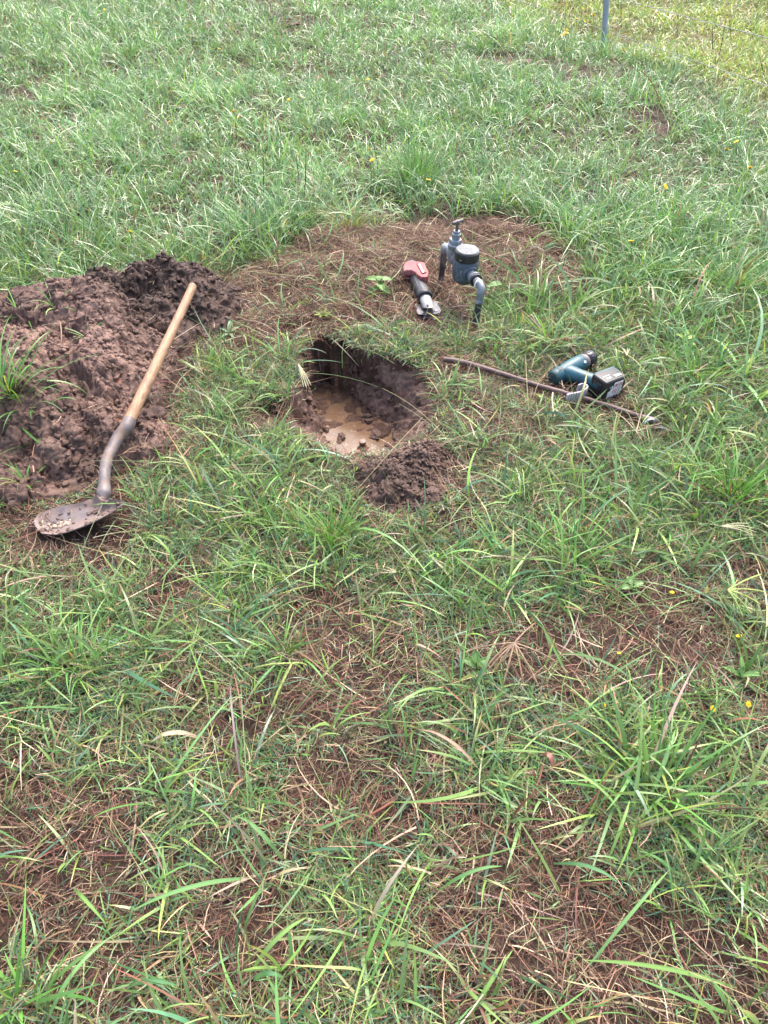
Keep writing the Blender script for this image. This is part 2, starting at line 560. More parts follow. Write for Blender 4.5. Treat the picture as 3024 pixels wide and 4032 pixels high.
# a shallow side scrape to the left of the hole
scrape = ats([(990, 1590), (1060, 1560), (1130, 1590), (1150, 1670), (1080, 1690), (1010, 1660)], 0)
HEAP = ats([(-420, 1260), (-150, 1235), (0, 1230), (166, 1240), (252, 1200), (310, 1180), (451, 1130), (597, 1120), (729, 1110), (862, 1110), (940, 1140), (975, 1190), (955, 1262), (900, 1318),
            (796, 1345), (690, 1400), (640, 1500), (600, 1600), (660, 1650), (690, 1740), (650, 1815), (530, 1840), (450, 1890), (330, 1960), (150, 2000), (0, 1960), (-250, 1950), (-520, 1800)], 0)
PILE = ats([(1375, 1890), (1440, 1835), (1550, 1800), (1610, 1770), (1700, 1760), (1775, 1800), (1790, 1900), (1745, 1990), (1640, 2040), (1500, 2045), (1400, 1990)], 0)
MAT = ats([(870, 1070), (1000, 1000), (1130, 945), (1290, 890), (1500, 880), (1700, 850), (1900, 840), (2080, 900), (2280, 985), (2360, 1100), (2290, 1190), (2080, 1220), (1900, 1215), (1700, 1230), (1560, 1290), (1300, 1330), (1150, 1400), (1000, 1390), (930, 1330), (960, 1200)], 0)
CAMXY = np.array([0.0, 0.0])

def grow(a, b, step, g):
    out = [a]
    s = step
    while out[-1] < b:
        out.append(out[-1] + s)
        s *= g
    return np.array(out)
xs = np.concatenate([-grow(1.45, 60, 0.014, 1.035)[::-1], np.arange(-1.44, -0.46, 0.011), np.arange(-0.46, 0.30, 0.0065), np.arange(0.30, 1.445, 0.011), grow(1.45, 60, 0.014, 1.035)])
ys = np.concatenate([-grow(-0.25, 8, 0.05, 1.15)[::-1], np.arange(0.27, 1.74, 0.012), np.arange(1.74, 2.66, 0.0065), np.arange(2.66, 3.7, 0.012), grow(3.7, 90, 0.015, 1.025)])
xs, ys = np.unique(np.round(xs, 5)), np.unique(np.round(ys, 5))
GX, GY = np.meshgrid(xs, ys)

def hole_factor(x, y):
    df = -poly_sd(floor_p, x, y)      # >0 outside the floor
    dr = poly_sd(rim, x, y)           # >0 inside the rim
    wob = 0.012 * fbm2(x, y, 0.05, 3, 91)
    df = np.maximum(df + wob, 0)
    dr = np.maximum(dr - wob, 0)
    return dr / (dr + df + 1e-6)      # 0 outside, 1 on the floor

def terrain(x, y):
    r = np.hypot(x, y)
    z = 0.010 * fbm2(x, y, 0.35, 2, 1) + 0.006 * fbm2(x, y, 0.07, 3, 5)
    z = z + (0.022 * fbm2(x, y, 1.1, 2, 21)) * sstep(3.0, 5.0, y)
    mm = sstep(-0.05, 0.15, poly_sd(MAT, x, y))
    z = z + 0.03 * sstep(0.0, 0.35, poly_sd(MAT, x, y)) * sstep(2.55, 2.9, y) + mm * 0.016 * fbm2(x, y, 0.16, 4, 25, 0.6)
    c_ = at(1290, 965, 0)
    z = z + 0.05 * np.exp(-((x - c_[0]) / .10) ** 2 - ((y - c_[1]) / .09) ** 2)
    # crumbling lip
    sd = poly_sd(rim, x, y)
    z = z + 0.012 * np.exp(-np.abs(sd) / 0.04) * (0.6 + fbm2(x, y, 0.05, 3, 31))
    t = hole_factor(x, y)
    ts = sstep(0.0, 0.95, t ** 0.85)
    z = z - HOLE_D * ts * (1 + 0.04 * fbm2(x, y, 0.06, 2, 41))
    z = z + ts * (0.008 * fbm2(x, y, 0.045, 4, 43, 0.6) - 0.004) + np.minimum(1, 4 * t * (1 - t) + 0.0) * 0.020 * fbm2(x, y, 0.035, 4, 47, 0.65)
    z = z - 0.05 * sstep(.04, .18, t) * (1 - sstep(.80, .97, t))
    z = z - 0.06 * sstep(0.0, 0.06, poly_sd(scrape, x, y))
    return z

GZ = terrain(GX, GY)
NX, NY = len(xs), len(ys)

def gz(x, y):
    """height of the ground sheet, bilinear"""
    x = np.asarray(x, float); y = np.asarray(y, float)
    i = np.clip(np.searchsorted(xs, x) - 1, 0, NX - 2)
    j = np.clip(np.searchsorted(ys, y) - 1, 0, NY - 2)
    u = np.clip((x - xs[i]) / (xs[i + 1] - xs[i]), 0, 1)
    v = np.clip((y - ys[j]) / (ys[j + 1] - ys[j]), 0, 1)
    return (GZ[j, i] * (1 - u) + GZ[j, i + 1] * u) * (1 - v) + (GZ[j + 1, i] * (1 - u) + GZ[j + 1, i + 1] * u) * v

def fence_side(x, y):
    """>0 beyond the fence"""
    return (x - 1.68) * 0.905 + (y - 6.7) * 0.425

def build_ground():
    V = np.stack([GX.ravel(), GY.ravel(), GZ.ravel()], 1)
    # crumbly sideways roughness on the walls of the hole
    t = hole_factor(V[:, 0], V[:, 1])
    w = np.clip(4 * t * (1 - t), 0, 1) * 0.016
    V[:, 0] += w * fbm3(V, 0.03, 3, 61, 0.6)
    V[:, 1] += w * fbm3(V, 0.03, 3, 67, 0.6)
    i = np.arange((NY - 1) * (NX - 1))
    a = (i // (NX - 1)) * NX + i % (NX - 1)
    F = np.stack([a, a + 1, a + NX + 1, a + NX], 1)
    # base colours: bare thatch near, matted green roots far off where single blades can no longer be told apart
    g = sstep(9, 14, np.hypot(V[:, 0], V[:, 1]))[:, None]
    fs = sstep(-0.2, 0.5, fence_side(V[:, 0], V[:, 1]))[:, None] * (V[:, 1:2] > 4)
    g = np.maximum(g, fs * .8)
    c = np.ones((len(V), 3)) * (1 - g) + (np.array([0.95, 2.4, 0.8]) * (1 - fs) + np.array([2.0, 3.6, 1.1]) * fs) * g
    mm = sstep(-0.08, 0.10, poly_sd(MAT, V[:, 0], V[:, 1]) + 0.10 * fbm2(V[:, 0], V[:, 1], 0.25, 3, 317))[:, None]
    c = c * (1 - mm) + np.array([1.05, 0.95, 0.92]) * mm
    inh = (t > 0.05)[:, None]
    c = np.where(inh, np.array([1.9, 1.85, 1.85]), c)
    o = mesh_np('ground', V, F, M['ground'], colr=c)
    tag(o, kind='structure')
build_ground()

# spade cut sides of the hole, as a sheet with real overhangs and crumbs
def build_wall():
    n, m = 340, 54
    c = floor_p.mean(0)
    def by_angle(poly, grow):
        P = np.array(catmull([np.r_[p, 0] for p in np.vstack([poly, poly[:1]])], 14))[:-1, :2]
        d = P - c
        P = P + d / np.linalg.norm(d, axis=1)[:, None] * grow
        a = np.unwrap(np.arctan2(P[:, 1] - c[1], P[:, 0] - c[0]))
        if a[-1] < a[0]:
            a, P = a[::-1], P[::-1]
        a0 = a[0]
        q = np.linspace(0, 2 * math.pi, n, endpoint=False)
        aa = np.concatenate([a - 2 * math.pi, a, a + 2 * math.pi])
        PP = np.concatenate([P, P, P])
        k = np.argsort(aa)
        qq = (q - a0) % (2 * math.pi) + a0
        return np.stack([np.interp(qq, aa[k], PP[k, 0]), np.interp(qq, aa[k], PP[k, 1])], 1)
    A, B = by_angle(rim, 0.014), by_angle(floor_p, -0.012)
    v = np.linspace(0, 1, m)[:, None, None]
    XY = A[None] * (1 - v) + B[None] * v
    zt = gz(A[:, 0], A[:, 1]) - 0.003
    vz = sstep(0.0, 1.0, np.linspace(0, 1, m)) ** 0.9
    Z = zt[None] * (1 - vz[:, None]) + (-HOLE_D - 0.012) * vz[:, None]
    V = np.concatenate([XY, Z[..., None]], -1).reshape(-1, 3)
    w = np.repeat(np.sin(np.linspace(0, 1, m) * math.pi) ** 0.5, n)
    d = V[:, :2] - c
    d = d / np.linalg.norm(d, axis=1)[:, None]
    f = 0.016 * fbm3(V, 0.06, 4, 951, 0.6) + 0.005 * fbm3(V, 0.012, 3, 957, 0.65)
    V[:, :2] += d * (f * w)[:, None]
    V[:, 2] += w * 0.007 * fbm3(V, 0.025, 3, 961, 0.65)
    i = np.arange((m - 1) * n)
    r, s = i // n, i % n
    F = np.stack([r * n + s, r * n + (s + 1) % n, (r + 1) * n + (s + 1) % n, (r + 1) * n + s], 1)[:, ::-1]
    # darker turf layer at the top of the cut
    top = np.repeat(1 - sstep(0.04, 0.22, np.linspace(0, 1, m)), n)[:, None]
    col_ = np.array([0.92, 0.90, 0.90]) * (1 - top) + np.array([0.55, 0.52, 0.50]) * top
    o = mesh_np('hole_wall', V, F, M['soil'], colr=col_ * np.ones((len(V), 1)))
    tag(o, kind='structure')
    # crumbs fallen to the foot of the cut
    rs = np.random.default_rng(77)
    pc, off = [], 0
    VV, FF = [], []
    for k in range(420):
        a = rs.integers(0, n)
        t = rs.uniform(.72, 1.02) if k % 3 else rs.uniform(.2, .9)
        p = A[a] * (1 - t) + B[a] * t
        z = np.interp(min(t, 1), np.linspace(0, 1, m), Z[:, a])
        v_, f_ = clod((p[0], p[1], z), rs.uniform(.003, .010), 2, 7000 + k, .8, .7)
        VV.append(v_); FF.append(f_ + off); off += len(v_)
    o = mesh_np('fallen_soil', np.concatenate(VV), np.concatenate(FF), M['soil'], colr=np.full((off, 3), .95))
    tag(o, 'brown crumbs fallen to the foot of the hole wall', 'soil crumbs', kind='stuff')
build_wall()

# muddy water lying in the hole
def build_water():
    n = 64
    ws = -HOLE_D + 0.001
    poly = floor_p
    c = poly.mean(0)
    V, F = [(c[0], c[1], ws)], []
    ang = np.linspace(0, 2 * math.pi, n, endpoint=False)
    # resample outline, a little outside the floor so the mud itself makes the shore
    P = np.array(catmull([np.r_[p, 0] for p in np.vstack([poly, poly[:1]])], 6))[:-1, :2]
    P = c + (P - c) * 1.55
    V = [(c[0], c[1], ws)] + [(p[0], p[1], ws) for p in P]
    m = len(P)
    F = [(0, 1 + i, 1 + (i + 1) % m) for i in range(m)]
    o = mesh_np('puddle_water', V, F, M['water'], smooth=False)
    tag(o, kind='structure')
build_water()

# ------------------------------------------------------------------ heaps of dug soil
def lumps(x, y, centres, radii, z):
    base = z.copy()
    wx, wy = 0.020 * fbm2(x, y, 0.035, 4, 881, 0.65), 0.020 * fbm2(x, y, 0.035, 4, 883, 0.65)
    x, y = x + wx, y + wy
    for (cx, cy), r in zip(centres, radii):
        m = (np.abs(x - cx) < r) & (np.abs(y - cy) < r)
        if not m.any():
            continue
        d2 = ((x[m] - cx) ** 2 + (y[m] - cy) ** 2) / r ** 2
        z[m] = np.maximum(z[m], base[m] + 0.72 * r * np.sqrt(np.clip(1 - d2, 0, 1)) - 0.12 * r * (d2 < 1))
    return z

def heap_height(x, y):
    sd = poly_sd(HEAP, x, y) + 0.03 * fbm2(x, y, 0.14, 3, 71)
    env = 0.10 * sstep(-0.005, 0.22, sd)
    hills = [((860, 1130), .045, .17, .12), ((640, 1110), .05, .15, .10), ((400, 1130), .06, .16, .10), ((480, 1190), -.055, .10, .07), ((200, 1260), .06, .20, .14), ((0, 1270), .06, .2, .15),
             ((380, 1290), .04, .2, .12), ((760, 1250), .06, .14, .10), ((260, 1480), .055, .17, .13), ((430, 1420), .05, .15, .12), ((100, 1400), .03, .2, .15), ((520, 1600), .00, .12, .10),
             ((220, 1830), -.01, .2, .1), ((590, 1730), -.03, .12, .1), ((-200, 1500), .04, .3, .25), ((80, 1690), -.03, .2, .12), ((640, 1420), .03, .12, .1)]
    for p, a, sx, sy in hills:
        c = at(p[0], p[1], 0.10)
        env = env + a * np.exp(-((x - c[0]) / sx) ** 2 - ((y - c[1]) / sy) ** 2) * sstep(0, 0.16, sd)
    env = env * (1 + 0.25 * fbm2(x, y, 0.25, 2, 73))
    return env, sd

def build_heap(name, poly, hfun, res, seed, nl, rl, ncl, rcl, mat, label, cat, group=None, patch=None):
    lo, hi = poly.min(0) - 0.06, poly.max(0) + 0.06
    X, Y = np.meshgrid(np.arange(lo[0], hi[0], res), np.arange(lo[1], hi[1], res))
    x, y = X.ravel(), Y.ravel()
    h, sd = hfun(x, y)
    rs = np.random.default_rng(seed)
    C = rs.uniform(lo, hi, (nl * 3, 2))
    keep = poly_sd(poly, C[:, 0], C[:, 1]) > 0.0
    C = C[keep][:nl]
    rad = rl[0] * (rl[1] / rl[0]) ** (rs.uniform(0, 1, len(C)) ** 1.8)
    rad[:len(rad) // 9] *= 1.5
    h = lumps(x, y, C, rad, h.copy())
    edge = sstep(-0.01, 0.05, sd)
    h = h + edge * (0.011 * fbm2(x, y, 0.09, 4, seed, 0.6) + 0.004 * fbm2(x, y, 0.016, 3, seed + 7, 0.65))
    z = gz(x, y) + h - 0.012 + 0.0 * x
    z = np.where(sd < -0.01, gz(x, y) - 0.02, z)
    V = np.stack([x, y, z], 1)
    D = np.stack([fbm3(V, 0.045, 4, seed + 30 + q, 0.62) for q in range(3)], 1)
    D2 = np.stack([fbm3(V, 0.013, 3, seed + 50 + q, 0.65) for q in range(3)], 1)
    V = V + (D * 0.0085 + D2 * 0.0040) * edge[:, None]
    ny, nx = X.shape
    i = np.arange((ny - 1) * (nx - 1))
    a = (i // (nx - 1)) * nx + i % (nx - 1)
    F = np.stack([a, a + 1, a + nx + 1, a + nx], 1)
    ok = (sd[F] > -0.02).any(1)
    F = F[ok]
    tri = np.concatenate([F[:, [0, 1, 2]], F[:, [0, 2, 3]]])
    VV, FF = [V], [tri]
    n0 = len(V)
    CC = rs.uniform(lo, hi, (ncl * 4, 2))
    s2 = poly_sd(poly, CC[:, 0], CC[:, 1])
    CC = CC[s2 > -0.015][:ncl]
    # sampled top of the heap for seating the crumbs
    jx = np.clip(((CC[:, 0] - lo[0]) / res).astype(int), 0, nx - 1)
    jy = np.clip(((CC[:, 1] - lo[1]) / res).astype(int), 0, ny - 1)
    zt = z.reshape(ny, nx)[jy, jx]
    rr = rcl[0] * (rcl[1] / rcl[0]) ** (rs.uniform(0, 1, len(CC)) ** 2.2)
    for k in range(len(CC)):
        v, f = clod((CC[k, 0], CC[k, 1], max(zt[k], float(gz(CC[k, 0], CC[k, 1]))) + rr[k] * 0.15), rr[k], 2, seed * 1000 + k, 0.8, 0.75)
        VV.append(v)
        FF.append(f + n0)
        n0 += len(v)
    V = np.concatenate(VV)
    F = np.concatenate(FF)
    # tone of the soil itself: damp black-brown at the back, paler clay in front
    tone = 1.0 + 0.38 * fbm2(V[:, 0], V[:, 1], 0.22, 4, seed + 90)
    c = np.ones((len(V), 3)) * tone[:, None]
    if patch is not None:
        c = c * patch(V)
    o = mesh_np(name, V, F, mat, colr=np.clip(c, 0.2, 2.2))
    return tag(o, label, cat, group), (lo, res, z.reshape(ny, nx))

def heap_patch(V):
    back = sstep(2.15, 2.65, V[:, 1])
    dk = np.exp(-((V[:, 0] - at(470, 1180, .1)[0]) / 0.22) ** 2 - ((V[:, 1] - at(470, 1190, .1)[1]) / 0.13) ** 2)
    f = 1.25 - 0.55 * back - 0.34 * dk
    return f[:, None] * np.array([1.0, 0.97, 0.97])

heap, HEAPZ = build_heap('soil_heap', HEAP, heap_height, 0.0042, 5, 330, (0.022, 0.115), 3600, (0.0026, 0.012), M['soil'],
                         'large heap of freshly dug dark brown clods lying beside the shovel', 'soil heap', patch=heap_patch)

def pile_height(x, y):
    sd = poly_sd(PILE, x, y) + 0.03 * fbm2(x, y, 0.08, 3, 171)
    env = 0.022 * sstep(-0.005, 0.09, sd)
    for p, a, s in (((1680, 1800), .035, .07), ((1540, 1880), .022, .08), ((1640, 1950), .012, .09)):
        c = at(p[0], p[1], 0.02)
        env = env + a * np.exp(-((x - c[0]) ** 2 + (y - c[1]) ** 2) / s ** 2)
    return env, sd
pile, PILEZ = build_heap('soil_heap', PILE, pile_height, 0.0035, 8, 110, (0.008, 0.038), 1300, (0.0022, 0.007), M['soil'],
                         'small low heap of crumbled brown soil in front of the hole', 'soil heap', patch=lambda V: np.full((len(V), 1), 1.0))

def heap_z(x, y):
    """top of heap or ground at a point"""
    z = gz(x, y)
    for lo, res, Z in (HEAPZ, PILEZ):
        jx = ((np.asarray(x) - lo[0]) / res).astype(int)
        jy = ((np.asarray(y) - lo[1]) / res).astype(int)
        ok = (jx >= 0) & (jy >= 0) & (jx < Z.shape[1]) & (jy < Z.shape[0])
        z = np.where(ok, np.maximum(z, Z[np.clip(jy, 0, Z.shape[0] - 1), np.clip(jx, 0, Z.shape[1] - 1)]), z)
    return z

# ------------------------------------------------------------------ shovel
def build_shovel():
    root = empty('shovel', at(411, 1940, 0.0), 'muddy round point shovel with a pale wooden handle lying on the soil heap', 'shovel')
    # handle, from the ferrule up to the butt on the heap
    top, bot = at(757, 1128, 0.235), at(505, 1665, 0.115)
    d = top - bot
    path = [bot + d * t for t in np.linspace(-0.012, 1.0, 26)]
    path = [p + np.array([0.004 * math.sin(3 * k / 25), 0, 0.003 * math.sin(4 * k / 25)]) for k, p in enumerate(path)]
    rad = [0.0178, 0.0178, 0.0176, 0.0172, 0.0168, 0.0164, 0.0160, 0.0155, 0.0150, 0.0148, 0.0148]
    e = d / np.linalg.norm(d)
    # domed butt
    path += [top + e * 0.005, top + e * 0.009, top + e * 0.011]
    r = list(np.interp(np.linspace(0, 1, 26), np.linspace(0, 1, len(rad)), rad)) + [0.0135, 0.0095, 0.004]
    V, F = tube(path, 0.01, 20)
    V = V.reshape(len(path), 20, 3)
    for i in range(len(path)):
        V[i] = path[i] + (V[i] - path[i]) / 0.01 * r[i]
    mesh_list('handle', [(V.reshape(-1, 3), F)], M['wood'], root, 60)
    # socket and cranked neck
    pts = [bot + e * 0.012, bot - e * 0.02, at(470, 1715, 0.100), at(447, 1755, 0.090), at(424, 1805, 0.082), at(413, 1855, 0.072), at(410, 1900, 0.060), at(409, 1940, 0.050), at(404, 1972, 0.042)]
    P = catmull(pts, 6)
    V, F = tube(P, [0.0205, 0.0200, 0.0185, 0.0178, 0.0170, 0.0165, 0.0165, 0.0175, 0.021, 0.012], 20, wob=0.0012)
    s = mesh_list('socket', [(V, F)], M['steel_rust'], root, 50)
    # the folded seam along the socket
    P2 = [p + np.array([0.012, -0.006, 0.009]) for p in P[6:34]]
    mesh_list('seam', [tube(P2, 0.0028, 6)], M['steel_rust'], s)
    # dished blade, rolled over on its far edge
    L = [(352, 1965, .040), (318, 1980, .034), (268, 1987, .030), (215, 2000, .026), (172, 2015, .022), (143, 2034, .018), (130, 2058, .016)]
    Rr = [(420, 1962, .060), (489, 1976, .078), (455, 2006, .074), (385, 2046, .066), (305, 2080, .054), (225, 2103, .040), (165, 2100, .026)]
    L = catmull([at(*q) for q in L], 4)
    Rr = catmull([at(*q) for q in Rr], 4)
    nu, nv = len(L), 15
    G = np.zeros((nu, nv, 3))
    for i in range(nu):
        w = np.linalg.norm(Rr[i] - L[i])
        for j in range(nv):
            t = j / (nv - 1)
            p = L[i] * (1 - t) + Rr[i] * t
            sag = 4 * t * (1 - t) * (0.020 + 0.06 * w) * min(1, (i + 3) / 8.0) * (1 if i < nu - 6 else (nu - i) / 7 + 0.1)
            # raised rib where the socket runs into the blade
            ribw = max(0, 1 - i / 13.0) ** 1.5
            sag -= 0.026 * ribw * math.exp(-((t - 0.45) / 0.20) ** 2)
            G[i, j] = p + np.array([0, 0, -sag])
    V = G.reshape(-1, 3)
    V2 = V + np.array([0.0004, -0.0006, -0.0026])
    n = len(V)
    F = []
    for i in range(nu - 1):
        for j in range(nv - 1):
            a = i * nv + j
            F.append((a, a + 1, a + nv + 1, a + nv))
            F.append((n + a, n + a + nv, n + a + nv + 1, n + a + 1))
    border = [j for j in range(nv)] + [i * nv + nv - 1 for i in range(1, nu)] + [(nu - 1) * nv + j for j in range(nv - 2, -1, -1)] + [i * nv for i in range(nu - 2, 0, -1)]
    for k in range(len(border)):
        a, b = border[k], border[(k + 1) % len(border)]
        F.append((a, n + a, n + b, b))
    bl = mesh_list('blade', [(np.vstack([V, V2]), F)], M['steel'], root, 40)
    # clinging mud: thin lumps on the face of the blade
    rs = np.random.default_rng(3)
    pc = []
    for k in range(84):
        if k < 34:
            i, j = rs.integers(nu - 12, nu - 1), rs.integers(1, nv - 1)
        elif k < 62:
            i, j = rs.integers(0, 12), rs.integers(6, nv - 1)
        else:
            i, j = rs.integers(3, nu - 3), rs.integers(1, nv - 1)
        r = rs.uniform(0.0022, 0.0065)
        pc.append(clod(G[i, j] + rs.uniform(-.006, .006, 3) * np.array([1, 1, 0]) + np.array([0, 0, 0.0008]), r, 2, 500 + k, 0.30, 0.6))
    mc = mesh_np('mud_coating', np.concatenate([p[0] for p in pc]), np.concatenate([p[1] + sum(len(q[0]) for q in pc[:k]) for k, p in enumerate(pc)]), M['mud'], bl)
    mc['kind'] = 'stuff'
    # pale scraped patch near the tip
    pv = []
    d_ = G - np.array([0, 0, CAM_H])
    dep = d_[..., 1] * CP - d_[..., 2] * SP
    PX = 1512 + FPX * d_[..., 0] / dep
    PY = 2016 - FPX * (d_[..., 1] * SP + d_[..., 2] * CP) / dep
    for k in range(40):
        t = k / 39
        ij = np.unravel_index(np.argmin((PX - (197 + 78 * t)) ** 2 + (PY - (2076 - 18 * t + rs.uniform(-7, 7))) ** 2), PX.shape)
        c = G[ij] + np.array([rs.uniform(-.003, .003), rs.uniform(-.003, .003), .0012])
        pv.append(clod(c, rs.uniform(0.003, 0.006), 2, 900 + k, 0.25, 0.6))
    ms_ = mesh_np('pale_smear', np.concatenate([p[0] for p in pv]), np.concatenate([p[1] + sum(len(q[0]) for q in pv[:k]) for k, p in enumerate(pv)]), M['paint_fleck'], bl)
    ms_['kind'] = 'stuff'
build_shovel()

# ------------------------------------------------------------------ water meter with stop tap on two risers
def build_meter():
    E1, E2 = np.array([0.363, 2.66, 0.170]), np.array([0.243, 2.968, 0.186])
    root = empty('water_meter', (0.31, 2.78, 0.0), 'blue grey water meter with a stop tap standing on two dirty pipes', 'water meter')
    fr = Frame(E1, E2 - E1, (0.02, 0.03, 1))
    ux = fr.x
    zr = Frame(E1, fr.x, fr.z)
    def vert(s, c=0):         # frame whose z is up, at s along the run
        return Frame(fr.p(s, 0, c), fr.x, fr.z)
    def along(s):             # frame whose z runs along the pipe
        return Frame(fr.p(s), fr.z, fr.x)
    # near riser and elbow
    base = np.array([0.349, 2.640, -0.05])
    P = catmull([base, (0.3525, 2.643, 0.03), (0.3575, 2.647, 0.085), (0.361, 2.649, 0.118)], 6)
    mesh_list('riser_pipe', [tube(P, [0.0135, 0.0130, 0.0128, 0.0128], 18, wob=0.0010)], M['blackpoly'], root)
    P = catmull([(0.3605, 2.6488, 0.108), (0.3618, 2.6493, 0.132), fr.p(-0.006, 0, -0.012), fr.p(0.010, 0, -0.001), fr.p(0.034), fr.p(0.046)], 7)
    el = mesh_list('elbow', [tube(P, [0.0150, 0.0148, 0.0152, 0.0150, 0.0148, 0.0148], 20), lathe(Frame((0.3606, 2.6488, 0.108), (1, 0, 0), (0.05, 0.02, 1)), [(0.0162, 0), (0.0168, 0.002), (0.0168, 0.010), (0.0158, 0.012)])], M['galv'], root)
    # torn white thread tape
    tp = [lathe(along(0.016), [(0.0158, 0), (0.0163, 0.001), (0.0160, 0.005), (0.0153, 0.006)], 26)]
    q = fr.p(0.016, 0.0, 0.016)
    for a, ln in ((2.6, .026), (3.1, .016), (0.3, .014)):
        o = fr.p(0.018, 0.0165 * math.cos(a), 0.0165 * math.sin(a))
        tp.append(tube([o, o + np.array([-.003, -.003, -ln * .5]), o + np.array([-.004, -.006, -ln])], [0.0022, 0.0020, 0.0012], 6, sq=0.4))
    mesh_list('thread_tape', tp, M['white'], root)
    # union nut with its black ring
    mesh_list('union_nut', [lathe(along(0.046), [(0.0195, 0), (0.0240, 0.003), (0.0240, 0.016), (0.0225, 0.022), (0.0190, 0.024)], 8), lathe(along(0.052), [(0.0225, 0), (0.0252, 0.001), (0.0252, 0.010), (0.022, 0.012)], 28)], M['galv'], root)
    mesh_list('seal_ring', [lathe(along(0.041), [(0.0165, 0), (0.0238, 0.0005), (0.0245, 0.004), (0.0235, 0.0065), (0.018, 0.007)], 30)], M['blackplastic'], root)
    mesh_list('outlet', [lathe(along(0.066), [(0.0182, 0), (0.0178, 0.012), (0.0185, 0.016), (0.020, 0.026), (0.0235, 0.034), (0.028, 0.036), (0.028, 0.048)], 28)], M['galv'], root)
    # meter body: a rounded pot
    s0 = 0.138
    bd = mesh_list('meter_body', [lathe(vert(s0), [(0.0, -0.056), (0.022, -0.0555), (0.036, -0.051), (0.0450, -0.041), (0.0485, -0.026), (0.0495, -0.004), (0.0495, 0.018), (0.0480, 0.030), (0.0455, 0.036), (0.043, 0.040)], 40),
                                  lathe(along(s0 - 0.054), [(0.027, 0), (0.031, 0.003), (0.032, 0.02)], 28), lathe(along(s0 + 0.034), [(0.032, 0), (0.030, 0.016), (0.024, 0.021)], 28)], M['meter'], root)
    # cast arrow on the side of the body
    fs = Frame(fr.p(s0), np.cross(fr.z, fr.x) * 0.75 + fr.x * -0.66, fr.z)
    ar = []
    for (a0, c0), (a1, c1) in (((-.35, -.02), (.15, .012)), ((-.3, .008), (-.1, -.03)), ((.0, .014), (.16, -.012))):
        pts = [fs.p(0.0498 * math.cos(a0 + (a1 - a0) * t), 0.0498 * math.sin(a0 + (a1 - a0) * t), c0 + (c1 - c0) * t) for t in np.linspace(0, 1, 7)]
        ar.append(tube(pts, 0.0014, 6))
    mesh_list('cast_mark', ar, M['galv'], bd)
    # lid
    lid = mesh_list('lid', [lathe(vert(s0), [(0.043, 0.038), (0.0475, 0.041), (0.0480, 0.048), (0.0470, 0.068), (0.0455, 0.0725), (0.042, 0.0735)], 44),
                            rbox(Frame(fr.p(s0 - 0.030, 0.040, 0.050), fr.x, fr.z), 0.014, 0.010, 0.013, 0.002)], M['blackplastic'], root)
    mesh_list('lid_top', [lathe(vert(s0), [(0.0435, 0.0735), (0.0432, 0.0768), (0.041, 0.0790), (0.036, 0.0797), (0.0, 0.0802)], 44)], M['lidtop'], lid)
    # tap
    mesh_list('inlet', [lathe(along(0.180), [(0.028, 0), (0.024, 0.006), (0.0200, 0.012), (0.0195, 0.030), (0.021, 0.036)], 28)], M['galv'], root)
    st = 0.243
    tb = mesh_list('tap_body', [lathe(vert(st), [(0.0, -0.032), (0.015, -0.030), (0.0225, -0.022), (0.0255, -0.006), (0.0250, 0.012), (0.0262, 0.026), (0.0275, 0.040)], 30),
                                lathe(along(st - 0.034), [(0.0205, 0), (0.0215, 0.012), (0.0225, 0.034)], 26), lathe(along(st), [(0.0225, 0), (0.0205, 0.024), (0.0175, 0.036)], 26)], M['galv'], root)
    mesh_list('bonnet', [lathe(vert(st), [(0.0275, 0.040), (0.0292, 0.042), (0.0292, 0.0485), (0.0265, 0.051), (0.0255, 0.052)], 32),
                         lathe(vert(st), [(0.0250, 0.052), (0.0252, 0.054), (0.0252, 0.066), (0.0235, 0.069), (0.016, 0.0695)], 6),
                         lathe(vert(st), [(0.0162, 0.069), (0.0158, 0.084), (0.0172, 0.0845), (0.0172, 0.091), (0.0145, 0.093)], 26),
                         lathe(vert(st), [(0.0150, 0.0925), (0.0152, 0.094), (0.0150, 0.101), (0.0125, 0.103)], 6)], M['galv_pale'], root)
    hd = mesh_list('tap_handle', [lathe(vert(st), [(0.0068, 0.102), (0.0064, 0.112), (0.0058, 0.122), (0.0075, 0.130), (0.0090, 0.134), (0.0085, 0.140), (0.006, 0.143)], 18)], M['brownmetal'], root)
    c = fr.p(st, 0, 0.137)
    dr = np.array([0.93, 0.30, 0.17]); dr /= np.linalg.norm(dr)
    bar = [c + dr * t for t in (-0.0235, -0.0215, -0.018, -0.012, 0.0, 0.012, 0.018, 0.0215, 0.0235)]
    mesh_list('cross_bar', [tube(bar, [0.003, 0.0066, 0.0076, 0.0058, 0.0082, 0.0058, 0.0076, 0.0066, 0.003], 14)], M['brownmetal'], hd)
    # far elbow and riser
    fb = np.array([0.231, 2.975, -0.05])
    P = catmull([fr.p(st + 0.034), fr.p(st + 0.060), fr.p(st + 0.082, 0, -0.003), (0.2428, 2.969, 0.168), (0.2425, 2.9692, 0.156)], 7)
    mesh_list('elbow', [tube(P, [0.0150, 0.0150, 0.0152, 0.0150, 0.0142], 20)], M['galv'], root)
    P = catmull([(0.2425, 2.9692, 0.160), (0.2400, 2.9705, 0.09), (0.2360, 2.9725, 0.03), fb], 6)
    mesh_list('riser_pipe', [tube(P, [0.0122, 0.0120, 0.0122, 0.0128], 18, wob=0.0010)], M['blackpoly'], root)
build_meter()

